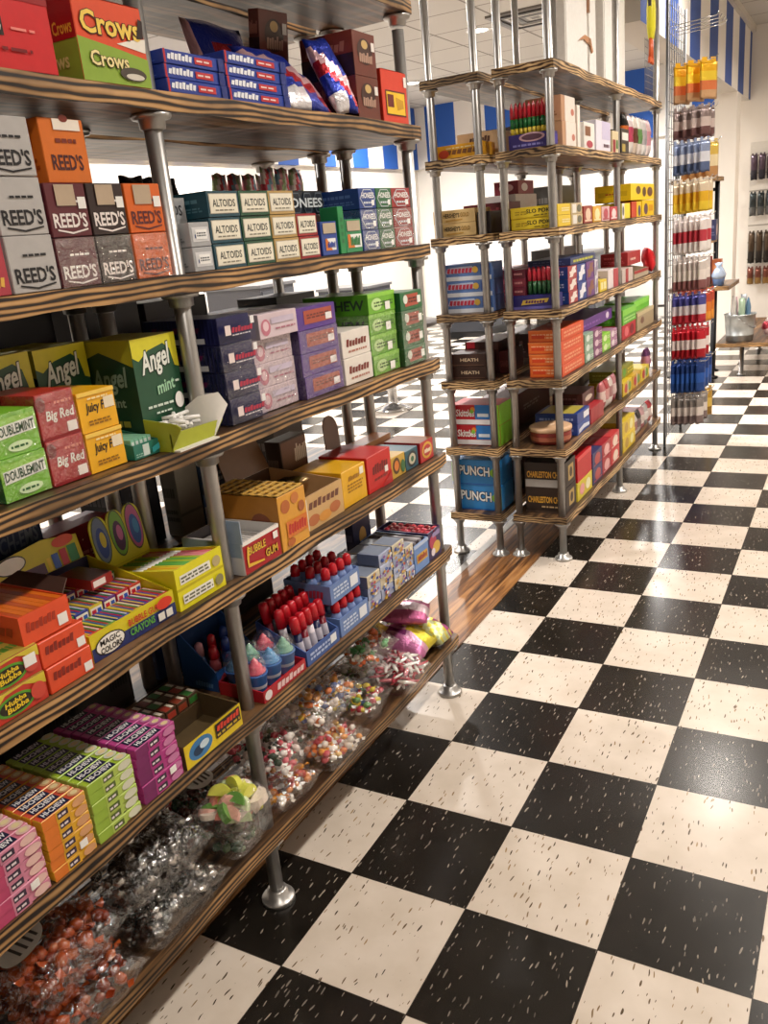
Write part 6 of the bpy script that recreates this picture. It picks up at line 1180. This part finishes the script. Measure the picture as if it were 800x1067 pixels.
for k in range(6):
    e = empty('gift_basket', (-.36+.13*(k % 3), 6.06+.11*(k//3), .802), 'blue cellophane-wrapped gift pot on the lower rack board, %s row, %s along' % (('near', 'far')[k//3], ORD[k % 3]), 'gift pot', 'blue gift pots on the far rack')
    b = MB(); b.lathe([(.035, 0), (.045, .06), (.047, .065)], card(('3a6aa0', '4a78b0', '6a8ac0')[k % 3], .25), 14); b.build('pot', e)
    b = MB(); b.lathe([(.046, .06), (.055, .09), (.03, .14), (.012, .16), (.03, .19)], foil('a8b8d0', .15, .3), 14); b.build('cellophane', e)
# low wooden bench with galvanised bucket
bn = empty('display_bench', (.16, 6.55, 0), 'low wooden bench on grey pipe legs holding the bucket', 'bench')
b = MB(); b.box(-.26, -.52, .27, .32, 1.3, .305, EDGE, {'T': FACE}); b.build('bench_top', bn)
for x_, y_ in ((-.06, -.36), (.26, -.36), (-.06, 1.1), (.26, 1.1)):
    b = MB(); b.lathe([(.035, 0), (.035, .01), (.02, .014), (.018, .27)], GALV, 12, Matrix.Translation((x_, y_, 0))); b.build('pipe_leg', bn)
e = empty('metal_bucket', (.075, 6.2, .3055), 'galvanised metal bucket of wrapped goods on the low bench', 'bucket')
b = MB(); b.lathe([(.105, 0), (.112, .004), (.116, .05), (.118, .052), (.118, .06), (.116, .062), (.130, .225), (.135, .228), (.135, .236), (.128, .236), (.112, .02), (.02, .018)], metal('galvanised_sheet', 'b8bcbc', .35), 32); b.build('pail', e)
b = MB(); pts = [Vector((0, .135*math.cos(PI*k/10), .21-.10*math.sin(PI*k/10))) for k in range(11)]
for k in range(10): b.tube(pts[k]+Vector((.13*math.sin(PI*k/10), 0, 0)), pts[k+1]+Vector((.13*math.sin(PI*(k+1)/10), 0, 0)), .004, GALV, 6)
b.build('handle', e)
for k in range(5):
    tallbag('%s wrapped bundle sticking out of the metal bucket' % ('clear blue', 'silver', 'pink-grey', 'white', 'pale green')[k], (.075+.062*math.cos(k*1.257), 6.2+.062*math.sin(k*1.257), .51+.02*(k % 2)), .34, .055, .045, (('6a90b0', 'a8c0d0'), ('b8bcc0', 'd8dce0'), ('c8a0a8', 'b8b0b8'), ('e0dcd8', 'c8c8d0'), ('a8c0a8', 'c8d0c8'))[k], 220+k, (0, 90, 72*k), 'bundles in the metal bucket', 'bag')
for k in range(9):
    tallbag('%s bagged treat heaped on the low bench behind the bucket, %s along' % (('red', 'pink', 'white', 'purple', 'cream', 'crimson', 'rose', 'lilac', 'grey')[k], (ORD+('ninth',))[k]), (.28+.02*(k % 2), 6.40+.13*k, .38), .13, .11, .07, (('a83a48', 'e0c0c0'), ('c88a98', 'e8d0d4'), ('d8d0cc', 'e8e4e0'), ('7a5a8a', 'c8b0c8'), ('d8c8a8', 'e8dcc8'), ('a82a3c', 'd8a0a0'), ('b87080', 'e0c8c8'), ('a890b8', 'd8c8d8'), ('9a9894', 'c8c4c0'))[k], 230+k, (0, 70, 0), 'bagged treats on the low bench', 'bag')
# end wall rows of hanging goods
wp = empty('hook_panel', (.02, 9.275, 0), 'pale slatted hook panel on the end wall with dark hanging goods', 'hook panel')
b = MB(); b.box(-.24, -.02, .55, .10, 0, 2.1, card('d8d2c8'))
for k in range(8): b.box(-.24, -.024, .62+.19*k, .10, -.02, .635+.19*k, card('9a948a'))
b.build('slat_board', wp)
for r_i, (z_, cols, dr) in enumerate(((1.96, ('4a3a44', '2a2830'), .26), (1.55, ('2a3030', '5a5a58'), .24), (1.12, ('4a3a2a', '2a2420'), .34), (.72, ('6a3a2c', '8a6a3a'), .18))):
    for k in range(4):
        hk = MB(); hk.tube((-.19+.085*k, -.02, z_), (-.19+.085*k, -.12, z_+.01), .003, CHROME, 6); hk.build('hook', wp)
        e = empty('hanging_packet', (.02-.19+.085*k, 9.275-.09, z_+.007), '%s packet hanging on the end wall, %s row from the top, %s along' % (('plum', 'black-grey', 'brown', 'rust')[r_i], ORD[r_i], ORD[k]), 'hanging packet', 'packets on the end wall')
        b = MB(); pillow(b, dr, .07, .04, lambda u, v, s: foil(cols[0] if u < .2 else cols[1]), 250+r_i*5+k, 10, 6, Matrix.Translation((0, 0, -dr/2-.012)) @ Matrix.Rotation(PI/2, 4, 'Z') @ Matrix.Rotation(PI/2, 4, 'Y')); weld(b.build('pouch', e))
        b = MB(); b.prism([(-.03, -.02), (.03, -.02), (.028, .012), (.009, .012), (.009, -.0062), (-.009, -.0062), (-.009, .012), (-.028, .012)], 'y', -.001, .001, card(cols[0])); b.build('header', e)
# wire spinner rack at the right edge of the view
sp = empty('wire_rack', (.42, 8.35, 0), 'white wire rack of hanging goods near the end wall at the right', 'wire rack')
b = MB()
for x_ in (-.26, .26):
    for y_ in (-.16, .16): b.tube((x_, y_, 0), (x_, y_, 2.02), .012, card('e8e6e2', .3), 8)
for z_ in (.1, .75, 1.35, 1.98):
    for y_ in (-.16, .16): b.tube((-.26, y_, z_), (.26, y_, z_), .008, card('e8e6e2', .3), 8)
    for x_ in (-.26, .26): b.tube((x_, -.16, z_), (x_, .16, z_), .008, card('e8e6e2', .3), 8)
b.build('wire_frame', sp)
for z_ in (.1, .75, 1.05, 1.35, 1.62): b = MB(); b.box(-.25, -.15, z_-.006, .25, .15, z_, card('d8d6d2')); b.build('wire_shelf', sp)
for r_i, (z_, c1, c2, nm) in enumerate(((1.622, 'b89a5a', '6a5a3a', 'gold-brown'), (1.352, 'e0a030', 'e8c060', 'orange'), (1.052, 'e8e0dc', 'b83a48', 'white and red'), (.752, 'b03a48', 'c8b0a8', 'rose red'), (.102, '8a8a88', 'b8b8b4', 'grey'))):
    for k in range(4):
        carton('candy_carton', '%s carton on the white wire rack, %s from the aisle end' % (nm, ORD[k]), 'box', (.42-.185+.123*k, 8.30, z_), (.11, .16, (.2, .17, .2, .22, .3)[r_i]), c1, [('L', 'rect', 0, .4, 1, .65, c2), ('L', 'scrib', .2, .7, .8, .85, c2, 1)], group='cartons on the white wire rack')
# pedestal table in the other aisle, seen between the shelves
pt_ = empty('pedestal_table', (-2.62, 4.62, 0), 'dark round table on a chrome pedestal in the aisle behind the shelves', 'table')
b = MB(); b.lathe([(.02, 0), (.17, 0), (.172, .01), (.10, .035), (.05, .06), (.042, .09), (.040, .70), (.08, .72)], CHROME, 28); b.build('pedestal', pt_)
b = MB(); b.lathe([(.02, .72), (.45, .72), (.46, .73), (.46, .75), (.45, .76), (.02, .76)], card('2a2422', .3), 40); b.build('table_top', pt_)
for k, (x_, y_, w_, h_, c) in enumerate(((-4.6, 7.5, .6, .9, '3a3c44'), (-4.7, 5.5, .6, 1.1, '4a4a50'), (-3.9, 9.8, .9, .85, '34363c'), (-2.6, 10.4, .8, 1.0, '44464c'))):
    e = empty('low_cabinet', (x_, y_, 0), 'low dark cabinet by the far walls, %s' % ('beside the striped side wall', 'nearest the camera along the side wall', 'at the back wall by the corner', 'in the middle of the back wall')[k], 'cabinet', 'low cabinets in the other aisle')
    b = MB(); b.box(-.35, -w_/2, .08, .35, w_/2, h_, card(c, .4)); b.box(-.37, -w_/2-.02, h_, .37, w_/2+.02, h_+.03, card('6a6a6c', .4)); b.box(-.33, -w_/2+.03, 0, .33, w_/2-.03, .08, card('1c1c1e')); b.build('body', e)
    for s_ in (-1, 1):
        b = MB(); b.box(.35, min(s_*.01, s_*(w_/2-.02)), .12, .365, max(s_*.01, s_*(w_/2-.02)), h_-.04, card('505258', .4)); d_ = b.build('door', e)
        b = MB(); b.tube((.375, s_*.04, h_*.5), (.375, s_*.04, h_*.5+.12), .006, CHROME); b.build('handle', d_)
